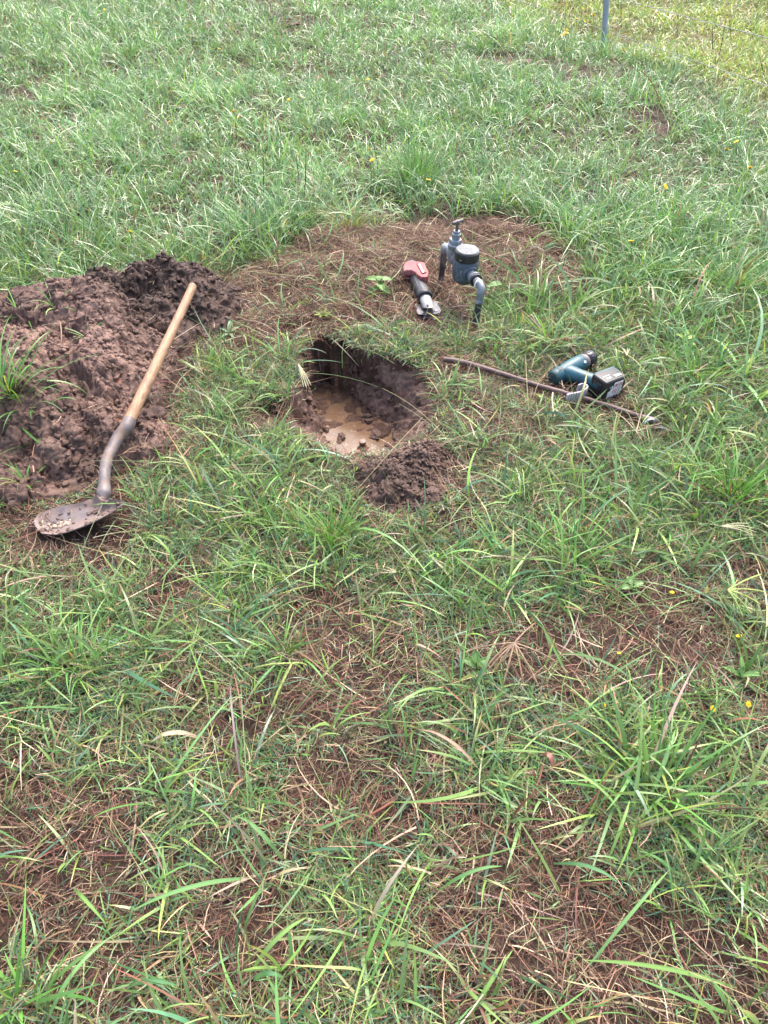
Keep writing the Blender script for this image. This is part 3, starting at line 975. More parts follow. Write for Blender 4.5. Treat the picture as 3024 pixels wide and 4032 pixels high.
# ------------------------------------------------------------------ red and black hand tool
def build_red_tool():
    root = empty('cutting_tool', at(1660, 1130, 0), 'red and black cordless hand tool with a notched metal plate beside the water meter', 'power tool')
    Z1 = 0.088
    o = ats([(1588, 1046), (1596, 1030), (1606, 1026), (1664, 1030), (1672, 1034), (1677, 1047), (1688, 1068), (1687, 1082), (1682, 1090), (1658, 1090), (1646, 1081), (1634, 1070), (1620, 1062), (1600, 1062), (1590, 1066)], Z1)
    c = o.mean(0)
    hs = mesh_list('housing', [prism(o, 0.062, Z1, 0.005, 3)], M['red'], root, 50)
    o2 = c + (o - c) * 0.93 + np.array([0.002, 0.004])
    mesh_list('base_housing', [prism(o2, 0.004, 0.0615, 0.006, 3)], M['red_dark'], root, 50)
    # raised plaque with a white stripe
    pq = ats([(1639, 1038), (1662, 1037), (1680, 1074), (1662, 1080)], Z1)
    pl = mesh_list('raised_panel', [prism(pq, Z1 - 0.001, Z1 + 0.0045, 0.002, 2)], M['red'], hs)
    sp = ats([(1648, 1040), (1654, 1039), (1670, 1073), (1664, 1074)], Z1 + 0.004)
    mesh_list('white_stripe', [prism(sp, Z1 + 0.004, Z1 + 0.0056, 0.0004, 1)], M['white'], pl)
    # side vent
    mesh_list('vent', [rbox(Frame(at(1593, 1056, 0.055), (0.2, 1, 0), (0, 0, 1)), 0.02, 0.006, 0.008, 0.001)], M['blackplastic'], hs)
    # rubber grip barrel
    A, B = at(1624, 1064, 0.050), at(1672, 1170, 0.040)
    d = B - A
    P = [A + d * t for t in np.linspace(-0.15, 1, 16)]
    gp = mesh_list('grip', [tube(P, [0.0295, 0.0300, 0.0298, 0.0292, 0.0288, 0.0290, 0.0300], 30)], M['grip'], root)
    e = d / np.linalg.norm(d)
    for a in (0.9, 1.55, 2.2):          # moulded ridges along the grip
        pass
    fz = Frame(B, np.cross(e, (0, 0, 1)), e)
    rb = []
    for a in (55, 78, 102, 125):
        o_ = [A + d * t + (math.cos(R(a)) * fz.x - math.sin(R(a)) * fz.y * 0 + math.sin(R(a)) * np.cross(fz.x, e) * -1 * -1) * 0.0292 for t in np.linspace(0.12, 0.92, 8)]
        rb.append(tube(o_, [0.0010, 0.0018, 0.0018, 0.0010], 6))
    mesh_list('grip_ridge', rb, M['grip'], gp)
    mesh_list('end_ring', [lathe(Frame(B - e * 0.002, fz.x, e), [(0.0285, -0.004), (0.0325, -0.002), (0.0345, 0.003), (0.0335, 0.010), (0.0300, 0.014), (0.0265, 0.0145), (0.0255, 0.006), (0.0, 0.006)], 36)], M['blackplastic'], root)
    mesh_list('trigger', [tube([at(1630, 1150, 0.012), at(1636, 1162, 0.010), at(1638, 1172, 0.012)], [0.006, 0.008, 0.006], 10)], M['red'], root)
    # silver shaft
    S0, S1 = B + e * 0.004, at(1687, 1211, 0.034)
    e2 = (S1 - S0) / np.linalg.norm(S1 - S0)
    fs = Frame(S0, np.cross(e2, (0, 0, 1)), e2)
    L = np.linalg.norm(S1 - S0)
    sv_, sf_ = lathe(fs, [(0.0235, 0), (0.0238, L * 0.5), (0.0240, L - 0.002), (0.0234, L), (0.0, L)], 32, 0.86)
    hh = (sv_ - S0) @ e2
    upv = np.array([0, 0, 1.0]) - e2 * e2[2]
    sv_ = sv_ + e2 * (np.clip((hh - L * .6) / (L * .4), 0, 1) * ((sv_ - S0) @ upv) * 1.6)[:, None]
    sh = mesh_list('shaft', [(sv_, sf_)], M['silver'], root)
    q = fs.p(0.000, 0, L * 0.60)
    mesh_list('rivet', [lathe(Frame(at(1684, 1199, 0.0575), (1, 0, 0), (0.0, -0.25, 1)), [(0.0050, -0.003), (0.0050, 0.001), (0.003, 0.002), (0, 0.002)], 14)], M['plate'], sh)
    # notched shoe plate
    o = ats([(1632, 1202), (1634, 1196), (1650, 1197), (1655, 1201), (1700, 1193), (1703, 1188), (1724, 1187), (1726, 1193), (1721, 1197), (1728, 1203), (1737, 1220), (1734, 1231), (1716, 1235), (1680, 1238), (1646, 1236), (1640, 1226), (1641, 1213), (1635, 1209), (1641, 1206)], 0.020)
    ps = mesh_list('shoe_plate', [prism(o, 0.016, 0.0195, 0.0007, 1)], M['plate'], root)
    for (px, py) in ((1664, 1230), (1716, 1224)):
        mesh_list('rivet', [lathe(Frame(at(px, py, 0.0195), (1, 0, 0), (0, 0, 1)), [(0.0085, 0), (0.0085, 0.002), (0.006, 0.0035), (0, 0.004)], 18)], M['silver'], ps)
    o = ats([(1662, 1240), (1736, 1233), (1728, 1244), (1712, 1257), (1700, 1250), (1688, 1247), (1668, 1252)], 0.010)
    mesh_list('shoe_plate', [prism(o, 0.004, 0.0072, 0.0006, 1)], M['plate'], root)
build_red_tool()

# ------------------------------------------------------------------ teal cordless drill lying on its side
def build_drill():
    root = empty('cordless_drill', at(2290, 1530, 0), 'scuffed teal cordless drill with a black battery lying on its side in grass', 'drill')
    A, B = at(2181, 1487, 0.036), at(2296, 1424, 0.042)
    e = (B - A) / np.linalg.norm(B - A)
    L = np.linalg.norm(B - A)
    fa = Frame(A, np.cross(e, (0, 0, 1)), e)
    mb = mesh_list('motor_body', [lathe(fa, [(0.0, 0.002), (0.0240, 0.002), (0.0262, 0.008), (0.0272, 0.02), (0.0285, 0.045), (0.0300, 0.075), (0.0305, L * 0.75), (0.0285, L * 0.93), (0.026, L * 0.97), (0.0, L * 0.97)], 32, 1.06)], M['teal'], root, 40)
    mesh_list('seam', [tube([fa.p(0.026 * math.sin(0.35) * k_, -0.0275 * 1.07 * 1.0, t) for t, k_ in ((0.012, 1.2), (0.03, .4), (0.05, -.2), (0.075, -.1), (0.10, .5))], 0.0011, 6)], M['teal_dark'], mb)
    for k in range(4):
        t = 0.016 + 0.006 * k
        o = fa.p(0.0276 * math.sin(0.15), -0.0292 * math.cos(0.15), t)
        mesh_list('vent', [rbox(Frame(o, fa.x * math.cos(.15) + fa.y * math.sin(.15), fa.x * math.sin(.15) - fa.y * math.cos(.15)), 0.014, 0.0022, 0.0016, 0.0004, 1)], M['blackplastic'], mb)
    mesh_list('end_cap', [lathe(fa, [(0.0, -0.010), (0.015, -0.0095), (0.0215, -0.007), (0.0248, -0.002), (0.0255, 0.006), (0.0235, 0.008)], 26, 1.06)], M['teal_dark'], root)
    for t, a in ((0.038, -0.5), (0.075, 0.5), (0.036, 0.65), (0.10, -0.3)):
        o = fa.p(0.0285 * math.sin(a), -0.0300 * math.cos(a), t)
        nrm = fa.x * math.sin(a) - fa.y * math.cos(a)
        mesh_list('screw', [lathe(Frame(o, e, nrm), [(0.0045, -0.003), (0.0045, 0.0012), (0.0028, 0.0014), (0.0026, -0.001), (0, -0.001)], 14)], M['blackplastic'], mb)
    mesh_list('collar', [lathe(fa, [(0.0255, L * 0.955), (0.0265, L * 0.97), (0.0270, L + 0.006), (0.0255, L + 0.012), (0.021, L + 0.013)], 28)], M['collar'], root)
    ch = mesh_list('chuck', [lathe(fa, [(0.0205, L + 0.008), (0.0270, L + 0.012), (0.0295, L + 0.018), (0.0300, L + 0.034), (0.0285, L + 0.042), (0.0230, L + 0.050), (0.0185, L + 0.054), (0.0095, L + 0.054), (0.0085, L + 0.044), (0.0, L + 0.044)], 30)], M['chrome'], root, 30)
    jaw = []
    for k in range(8):
        a = k * math.pi / 4
        jaw.append(rbox(Frame(fa.p(0.0302 * math.cos(a), 0.0302 * math.sin(a), L + 0.026), e, fa.x * math.cos(a) + fa.y * math.sin(a)), 0.014, 0.007, 0.0022, 0.0008, 1))
    mesh_list('chuck_rib', jaw, M['chrome'], ch)
    mesh_list('white_spot', [rbox(Frame(at(2304, 1425, 0.062), (0.8, 0.2, -0.2), (0.2, -0.7, 0.8)), 0.010, 0.009, 0.002, 0.0007, 1)], M['white'], ch)  # small white patch set on the black chuck
    # handle
    P = catmull([at(2222, 1468, 0.038), at(2246, 1470, 0.042), at(2272, 1478, 0.044), at(2300, 1488, 0.044), at(2330, 1500, 0.042), at(2346, 1506, 0.041)], 6)
    hd = mesh_list('handle', [tube(P, [0.0315, 0.0310, 0.0280, 0.0255, 0.0258, 0.0290, 0.032], 24, sq=0.92)], M['teal'], root)
    mesh_list('trigger', [tube(catmull([at(2296, 1462, 0.040), at(2304, 1470, 0.042), at(2314, 1478, 0.040)], 4), [0.006, 0.0105, 0.0085], 12)], M['blackplastic'], root)
    mesh_list('screw', [lathe(Frame(P[20] + np.array([-.004, -.012, 0.0185]), (1, 0, 0), (0, -.5, 1)), [(0.004, -0.002), (0.004, 0.0012), (0.0025, 0.0014), (0.0, 0.0008)], 12)], M['blackplastic'], hd)
    # battery: x along the handle, y across the ground, z up
    ax = np.array([math.cos(R(-57)), math.sin(R(-57)), -0.02])
    C = at(2396, 1515, 0.044)
    fb = Frame(C, ax, (0.10, -0.06, 1))
    mesh_list('battery_mount', [rbox(fb.sub(-0.036, 0.010, 0.0), 0.020, 0.092, 0.068, 0.007, 3), rbox(fb.sub(-0.020, 0.020, 0.0346), 0.034, 0.058, 0.006, 0.0025, 2)], M['teal'], root)
    bt = mesh_list('battery', [rbox(fb.sub(-0.006, 0, 0), 0.068, 0.102, 0.076, 0.010, 3), rbox(fb.sub(-0.006, -0.0515, -0.004), 0.034, 0.006, 0.05, 0.002, 2)], M['battery'], root)
    x1 = 0.0281
    def patch(y0, z0, y1, z1, t, rot=0.0):
        f = fb.sub(x1 + t * 0.5, (y0 + y1) / 2, (z0 + z1) / 2)
        return rbox(f, t, abs(y1 - y0), abs(z1 - z0), 0)
    # worn label on the foot of the battery: white with ragged lower and left edges
    lab = [patch(-0.008, -0.026, 0.034, 0.026, 0.0008), patch(-0.020, -0.030, -0.008, 0.004, 0.0008), patch(-0.030, -0.030, -0.0205, -0.004, 0.0008)]
    for k, (y, z, w, h) in enumerate(((-0.015, 0.013, .005, .007), (-0.024, 0.012, .003, .005), (0.026, -0.028, .006, .006), (0.014, -0.029, .004, .007), (-0.001, -0.029, .005, .006), (-0.013, 0.0075, .004, .005))):
        lab.append(patch(y - w / 2, z - h / 2, y + w / 2, z + h / 2, 0.0008))
    lb = mesh_list('label', lab, M['label'], bt)
    def ring(y, z, r, w=0.0011):
        pts = [fb.p(x1 + 0.0011, y + r * math.cos(a), z + r * math.sin(a)) for a in np.linspace(0, 2 * math.pi, 25)]
        return tube(pts, w, 6)
    def bar(y, z, r, w=0.0010):
        return tube([fb.p(x1 + 0.0011, y - r * .7, z + r * .7), fb.p(x1 + 0.0011, y + r * .7, z - r * .7)], w, 6)
    mesh_list('prohibition_symbol', [ring(0.000, -0.008, 0.0085), bar(0.000, -0.008, 0.0085), ring(0.002, 0.014, 0.006), bar(0.002, 0.014, 0.006), ring(0.024, 0.014, 0.0065), bar(0.024, 0.014, 0.0065)], M['redink'], lb)
    bk = [patch(0.0118, -0.024, 0.0126, 0.024, 0.0011), patch(0.016, -0.021, 0.033, -0.0203, 0.0011), patch(0.001, 0.015, 0.004, 0.019, 0.0012)]
    for k in range(7):
        bk.append(patch(0.016, -0.016 + k * 0.003, 0.016 + (0.014, .011, .015, .009, .013, .015, .008)[k], -0.0153 + k * 0.003, 0.0011))
    mesh_list('fine_print', bk, M['blackink'], lb)
    # rubbed white lettering on the upper side
    zt = 0.0381
    def mark(pts, w):
        return tube([fb.p(a, b, zt + 0.0002) for a, b in pts], w, 5, sq=0.35)
    mk_ = []
    for k in range(8):           # small line of rubbed letters
        b = -0.034 + k * 0.0042
        mk_.append(mark([(-0.0035, b), (-0.0035 - (0.004 if k % 3 else 0.0028), b + 0.0006)], 0.0012))
    for k, b in enumerate((-0.027, -0.021, -0.0135)):   # larger rubbed characters
        mk_.append(mark([(0.012, b - 0.001), (0.004, b + 0.0005), (0.006, b + 0.003), (0.013, b + 0.0045)], 0.0013))
    for k in range(6):           # rubbed line of letters by the far corner
        b = 0.010 + k * 0.0048
        mk_.append(mark([(0.002 + 0.002 * (k % 2), b), (0.013, b + 0.001)], 0.0019))
    mesh_list('rubbed_lettering', mk_, M['label'], bt)
    mesh_list('release_button', [rbox(fb.sub(-0.012, -0.0535, 0.006), 0.020, 0.004, 0.016, 0.0015, 2)], M['teal'], bt)
build_drill()

def build_ribbed():
    # strip of ribbed plastic bent into an open ring, standing on its edge against the pipe
    zt, wd = 0.050, 0.034
    q = [(2232, 1553), (2246, 1549), (2264, 1546), (2284, 1541), (2302, 1533), (2313, 1522), (2307, 1513), (2292, 1510), (2278, 1516)]
    P = np.array(catmull([at(x, y, zt) for x, y in q], 10))
    root = empty('ribbed_strip', at(2280, 1575, 0), 'short pale grey ribbed strip bent into an open ring between drill and pipe', 'plastic strip')
    n = len(P)
    s = np.concatenate([[0], np.cumsum(np.linalg.norm(np.diff(P, axis=0), axis=1))])
    m = 160
    ss = np.linspace(0, s[-1], m)
    P = np.stack([np.interp(ss, s, P[:, k]) for k in range(3)], 1)
    T = np.gradient(P, axis=0)
    T /= np.linalg.norm(T, axis=1)[:, None]
    N = np.stack([T[:, 1], -T[:, 0], 0 * T[:, 0]], 1)          # outward
    rib = np.where((ss / s[-1] * 15) % 1 < 0.72, 0.0042, 0.0008)
    down = np.array([-0.004, -0.010, -wd])
    w = np.clip(0.45 + ss / s[-1] * 2.2, 0, 1)[:, None]
    ring = [P - N * 0.002, P + N * (rib - .001)[:, None], P + N * rib[:, None] + down * .06, P + N * rib[:, None] + down * .94 * w, P + N * (rib - .001)[:, None] + down * w, P - N * 0.002 + down * w]
    V = np.stack(ring, 1)
    V[:, :, 2] = np.maximum(V[:, :, 2], 0.004)
    k = len(ring)
    F = []
    for i in range(m - 1):
        for j in range(k):
            F.append((i * k + j, i * k + (j + 1) % k, (i + 1) * k + (j + 1) % k, (i + 1) * k + j))
    F += [tuple(range(k - 1, -1, -1)), tuple((m - 1) * k + j for j in range(k))]
    mesh_list('ribbed_band', [(V.reshape(-1, 3), F)], M['ribbed'], root, 30)
    c = P[88] + N[88] * .0042 + down * .55
    mesh_list('dark_slot', [rbox(Frame(c, down, N[88]), 0.012, 0.0030, 0.0016, 0.0005, 1)], M['blackink'], root)
build_ribbed()

def build_pipe():
    q = [(1745, 1414, .045), (1790, 1421, .042), (1839, 1431, .036), (1941, 1461, .030), (2062, 1500, .026), (2182, 1536, .022), (2321, 1575, .020), (2423, 1608, .018), (2535, 1645, .017)]
    P = catmull([at(*p) for p in q], 6)
    root = empty('brown_pipe', at(2150, 1525, 0), 'thin mud brown pipe lying across the grass in front of the drill', 'pipe')
    mesh_list('pipe_tube', [tube(P, [0.0090, 0.0102, 0.0098, 0.0092, 0.0090, 0.0090, 0.0092, 0.0090], 16, wob=0.0012)], M['brownpipe'], root)
    ft = mesh_list('end_fitting', [tube(catmull([at(2530, 1644, .017), at(2556, 1652, .018), at(2580, 1658, .016), at(2592, 1666, .010)], 5), [0.0105, 0.0115, 0.0112, 0.0090], 14), tube([at(2588, 1678, .010), at(2612, 1692, .010), at(2636, 1704, .008)], [0.0105, 0.0095, 0.0080], 12)], M['collar'], root)
    c = at(2556, 1664, 0.022)
    mesh_list('tape_loop', [tube([c + np.array([0.020 * math.cos(a) * 0.9, 0.008 * math.cos(a), 0.014 * math.sin(a)]) for a in np.linspace(-0.3, 3.5, 16)], [0.0022, 0.0032, 0.0030, 0.0020], 8, sq=0.6)], M['white'], ft)
build_pipe()

o = mesh_list('stick', [tube(catmull([at(2032, 1611, .016), at(2060, 1617, .018), at(2090, 1621, .017), at(2122, 1629, .012)], 5), [0.003, 0.0055, 0.0050, 0.0035], 10, wob=0.001)], M['blackpoly'])
tag(o, 'short black stick half hidden in the grass below the brown pipe', 'stick')

b = at(1428, 1752, -HOLE_D)
o = mesh_list('pipe_stub', [lathe(Frame(b + np.array([0, 0, -0.02]), (1, 0, 0), (0.05, -0.1, 1)), [(0.0120, 0), (0.0118, 0.034), (0.0128, 0.036), (0.0126, 0.042), (0.0100, 0.0435), (0, 0.0435)], 22)], M['stub'])
tag(o, 'pinkish brown round stub standing at the near edge of the puddle', 'stub')

# ------------------------------------------------------------------ fence
def plane_hit(px, py, p0, dirv):
    d = ray(px, py)
    n = np.array([-dirv[1], dirv[0]])
    t = np.dot(p0[:2], n) / np.dot(d[:2], n)
    return np.array([d[0] * t, d[1] * t, CAM_H + d[2] * t])

def build_fence():
    p0 = at(2376, 197, 0.0)
    a, b2 = at(2164, 33, 0.18), at(3024, 325, 0.18)
    dv = (b2 - a)[:2] / np.linalg.norm((b2 - a)[:2])
    root = empty('wire_fence', (p0[0], p0[1], 0), 'galvanised steel post carrying two thin wires across the back of the paddock', 'fence')
    top = plane_hit(2388, 0, p0, dv)
    e = (top - p0) / np.linalg.norm(top - p0)
    P = [p0 + e * t for t in np.linspace(-0.15, 1.25, 12)]
    ps = mesh_list('post', [tube(P, 0.0222, 20)], M['post'], root)
    mesh_list('post_cap', [lathe(Frame(P[-1], (1, 0, 0), e), [(0.0235, -0.02), (0.0235, 0.004), (0.018, 0.012), (0, 0.015)], 20)], M['post'], root)
    off = np.array([-dv[1], dv[0], 0]) * 0.026
    if off[1] > 0:
        off = -off
    def wire(m1, m2):
        A, B = plane_hit(*m1, p0, dv), plane_hit(*m2, p0, dv)
        s = (B - A) / np.linalg.norm(B - A)
        A2, B2 = A - s * 3.5, B + s * 2.2
        return [A2 + (B2 - A2) * t + off + np.array([0, 0, -0.012 * math.sin(math.pi * t)]) for t in np.linspace(0, 1, 24)]
    mesh_list('wire', [tube(wire((2164, 33), (3024, 325)), 0.0019, 8)], M['wire'], root)
    mesh_list('wire', [tube(wire((2501, 0), (3024, 137)), 0.0021, 8)], M['wire'], root)
    tw = []
    for m in ((2390, 105),):
        c = plane_hit(*m, p0, dv)
        tw.append(tube([c + np.array([0.026 * math.cos(t), 0.026 * math.sin(t), 0.003 * t - 0.01]) for t in np.linspace(0, 6.6, 26)], 0.0018, 6))
    mesh_list('tie_wire', tw, M['wire'], root)
build_fence()

# ------------------------------------------------------------------ grass and thatch
def blades(P, az, th0, th1, L, W, C, nseg, curl=None, twist=None, fold=0.0, tipc=None, prof='leaf', floor=True, lift=0.003):
    """strips: root P, azimuth, lean at root and tip (from vertical), length, width, colour"""
    N = len(P)
    t = np.linspace(0, 1, nseg + 1)
    tm = (t[1:] + t[:-1]) / 2
    curl = np.zeros(N) if curl is None else curl
    twist = np.zeros(N) if twist is None else twist
    th = th0[:, None] + (th1 - th0)[:, None] * tm[None] ** 1.3
    a = az[:, None] + curl[:, None] * tm[None]
    sl = (L / nseg)[:, None]
    dx, dy, dz = np.sin(th) * np.cos(a) * sl, np.sin(th) * np.sin(a) * sl, np.cos(th) * sl
    z0 = np.zeros((N, 1))
    X = P[:, :1] + np.concatenate([z0, np.cumsum(dx, 1)], 1)
    Y = P[:, 1:2] + np.concatenate([z0, np.cumsum(dy, 1)], 1)
    Z = P[:, 2:3] + np.concatenate([z0, np.cumsum(dz, 1)], 1)
    if floor:
        g = gz(X, Y) + lift * (0.3 + t[None])
        Z = np.maximum(Z, g)
    ta = az[:, None] + curl[:, None] * t[None]
    tht = th0[:, None] + (th1 - th0)[:, None] * t[None] ** 1.3
    tw = twist[:, None] * (0.4 + t[None])
    # side vector, turned about the blade by tw
    sx, sy = -np.sin(ta), np.cos(ta)
    nx, ny, nz = -np.cos(tht) * np.cos(ta), -np.cos(tht) * np.sin(ta), np.sin(tht)
    bx, by, bz = sx * np.cos(tw) + nx * np.sin(tw), sy * np.cos(tw) + ny * np.sin(tw), nz * np.sin(tw)
    if prof == 'leaf':
        w = np.minimum(1, 0.55 + 1.5 * t) * (1 - t ** 2.2) ** 0.8 + 0.03
    elif prof == 'stem':
        w = 1 - 0.4 * t
    else:
        w = 1 - 0.75 * t ** 2
    hw = (W / 2)[:, None] * w[None]
    A = np.stack([X + bx * hw, Y + by * hw, Z + bz * hw], -1)
    B = np.stack([X - bx * hw, Y - by * hw, Z - bz * hw], -1)
    V = np.stack([A, B], 2).reshape(-1, 3)
    m = (nseg + 1) * 2
    base = (np.arange(N) * m)[:, None] + (np.arange(nseg) * 2)[None]
    F = np.stack([base, base + 1, base + 3, base + 2], -1).reshape(-1, 4)
    if tipc is None:
        CC = np.repeat(C, m, 0)
    else:
        s = np.repeat(t ** 2, 2)[None, :, None]
        CC = (C[:, None] * (1 - s) + tipc[:, None] * s).reshape(-1, 3)
    return V, F, CC

class Lot:
    def __init__(self):
        self.V, self.F, self.C, self.n = [], [], [], 0
    def add(self, vfc):
        v, f, c = vfc
        self.V.append(v.astype(np.float32)); self.F.append((f + self.n).astype(np.int32)); self.C.append(c.astype(np.float32))
        self.n += len(v)
    def build(self, name, mat, parent=None):
        return mesh_np(name, np.concatenate(self.V), np.concatenate(self.F), mat, parent, np.clip(np.concatenate(self.C), 0.004, 0.9))

U = rng.uniform
def in_view(x, y, mg=0.95):
    return np.abs(x) < 0.5 * (0.72 * y + 1.07) + mg

def scatter(y0, y1, dens, dfun=None):
    hw = 0.5 * (0.72 * y1 + 1.07) + 0.95
    n = int(dens * 2 * hw * (y1 - y0))
    x, y = U(-hw, hw, n), U(y0, y1, n)
    k = in_view(x, y)
    x, y = x[k], y[k]
    if dfun is not None:
        k = U(0, 1, len(x)) < dfun(x, y)
        x, y = x[k], y[k]
    return x, y

# keep-out paths of the things lying on the ground
PATHS = [(ats([(757, 1128), (505, 1665)], 0.15), 0.03), (ats([(505, 1665), (424, 1805), (411, 1930)], 0.07), 0.035), (ats([(400, 1985), (330, 2015), (250, 2040), (190, 2055)], 0.04), 0.085),
         (ats([(1630, 1060), (1672, 1160), (1690, 1235)], 0.03), 0.055), (ats([(1745, 1414), (1839, 1431), (2062, 1500), (2321, 1575), (2540, 1648)], 0.02), 0.018),
         (ats([(2185, 1487), (2296, 1424)], 0.03), 0.035), (ats([(2240, 1475), (2340, 1502), (2410, 1530)], 0.03), 0.045), (ats([(2250, 1570), (2300, 1560)], 0.02), 0.025),
         (np.array([[0.349, 2.64], [0.232, 2.975]]), 0.02)]

def obj_dist(x, y):
    d = np.full(np.shape(x), 9.0)
    for p, r in PATHS:
        d = np.minimum(d, seg_d(p, x, y) - r)
    return d

BARE = [((1040, 1200), .14), ((1010, 1330), .10), ((930, 1100), .08), ((1060, 1640), .08), ((1190, 1400), .05), ((1000, 1470), .05), ((720, 1500), .05), ((1850, 1650), .09), ((1790, 1450), .06), ((1560, 2080), .07), ((700, 2250), .07), ((1780, 2080), .05), ((1250, 2560), .11), ((1150, 2760), .10), ((1350, 2720), .09), ((760, 2680), .10), ((180, 3560), .22), ((2250, 3860), .20), ((2560, 2480), .16), ((2180, 2630), .10), ((2350, 2430), .06), ((900, 2900), .10),
        ((60, 3100), .12), ((450, 2120), .07), ((1500, 3250), .09), ((1230, 3080), .08), ((1850, 3600), .12), ((950, 3650), .08), ((2900, 3800), .15), ((640, 2330), .10), ((1290, 2420), .12), ((2950, 2250), .07), ((1580, 2250), .06),
        ((60, 2060), .06), ((1950, 1730), .07), ((1750, 1820), .06), ((2100, 1700), .06), ((2300, 1850), .05), ((380, 3300), .10), ((2600, 3650), .12), ((1350, 640), .16), ((2030, 260), .30), ((1150, 110), .22),
        ((690, 430), .12), ((2570, 490), .22), ((1060, 500), .12), ((2350, 330), .2), ((600, 760), .06), ((1370, 655), .14), ((250, 560), .14), ((1000, 830), .08), ((2420, 1700), .05)]
LUSH = [((1330, 2030), .16), ((1000, 2080), .14), ((2250, 2150), .22), ((2800, 1750), .22), ((2600, 1950), .2), ((900, 1640), .05), ((1850, 1330), .12), ((2100, 1330), .2), ((2500, 1350), .2), ((300, 2600), .16),
        ((250, 2750), .15), ((2500, 3000), .16), ((2750, 3200), .15), ((60, 3900), .10), ((900, 2500), .12), ((1050, 1950), .14), ((700, 2050), .14), ((520, 2350), .08), ((120, 2250), .12), ((2850, 2000), .2), ((1650, 2200), .12), ((1950, 2950), .10)]

def lump_map(lst, x, y):
    r = np.zeros(np.shape(x))
    for p, s in lst:
        c = at(p[0], p[1], 0)
        sy = s * 1.15
        r = np.maximum(r, np.exp(-((x - c[0]) / s) ** 2 - ((y - c[1]) / sy) ** 2))
    return r

def in_heap(x, y, e=0.02):
    return np.maximum(np.maximum(poly_sd(HEAP, x, y), poly_sd(PILE, x, y)), poly_sd(rim, x, y)) > e

def green(x, y):
    """how much living grass covers the ground, 0..1"""
    g = 0.53 + 0.44 * fbm2(x, y, 0.28, 3, 301) + 0.16 * fbm2(x, y, 0.07, 2, 305)
    g = g + 0.75 * lump_map(LUSH, x, y) - 0.95 * lump_map(BARE, x, y)
    g = g + 0.10 * sstep(1.2, 1.7, y) - 0.10 * sstep(1.1, 0.5, y) + 0.12 * sstep(0.2, 0.9, x) * sstep(0.9, 1.5, y)
    far = sstep(2.9, 3.5, y - 0.25 * np.abs(x))
    far = np.maximum(far, sstep(2.75, 3.2, y + 0.9 * (np.abs(x - 0.05) - 0.75)))
    g = g * (1 - far) + far * (0.92 + 0.35 * fbm2(x, y, 0.4, 3, 311) - 0.9 * lump_map(BARE, x, y))
    g = g - 1.1 * sstep(-0.03, 0.08, poly_sd(MAT, x, y) + 0.10 * fbm2(x, y, 0.25, 3, 317))
    return np.clip(g, 0, 1)

def shorten(x, y):
    d = obj_dist(x, y)
    s = np.clip((d + 0.01) / 0.11, 0.0, 1)
    # things are seen from the camera's side: keep what grows before them low
    d2 = obj_dist(x, y + 0.07)
    e = np.maximum(np.maximum(poly_sd(PILE, x, y + .05), poly_sd(rim, x, y + .04)), poly_sd(HEAP, x, y + .04))
    s = s * (0.45 + 0.55 * np.clip(-e / .07, 0, 1))
    return np.minimum(0.25 + 0.75 * s, 0.30 + 0.70 * np.clip((d2 + 0.01) / 0.09, 0, 1)), d

def jit(c, n, v=0.18, h=0.08):
    c = np.array(c)
    k = np.exp(rng.normal(0, v, (n, 1)))
    return c * k * np.exp(rng.normal(0, h, (n, 3)))

def pick(cols, w, n, v=0.2, h=0.08):
    i = rng.choice(len(cols), n, p=np.array(w) / sum(w))
    return np.array(cols)[i] * np.exp(rng.normal(0, v, (n, 1))) * np.exp(rng.normal(0, h, (n, 3)))

DRY = [(0.30, 0.215, 0.140), (0.185, 0.115, 0.075), (0.115, 0.064, 0.043), (0.064, 0.036, 0.026), (0.40, 0.32, 0.22), (0.145, 0.063, 0.045)]
GREEN = [(0.125, 0.235, 0.080), (0.155, 0.285, 0.090), (0.098, 0.195, 0.112), (0.195, 0.315, 0.080), (0.24, 0.29, 0.125)]
FARG = [(0.155, 0.280, 0.115), (0.185, 0.315, 0.125), (0.125, 0.235, 0.112), (0.225, 0.33, 0.105)]
YELG = [(0.27, 0.35, 0.08), (0.33, 0.37, 0.09), (0.20, 0.31, 0.08), (0.37, 0.35, 0.12)]

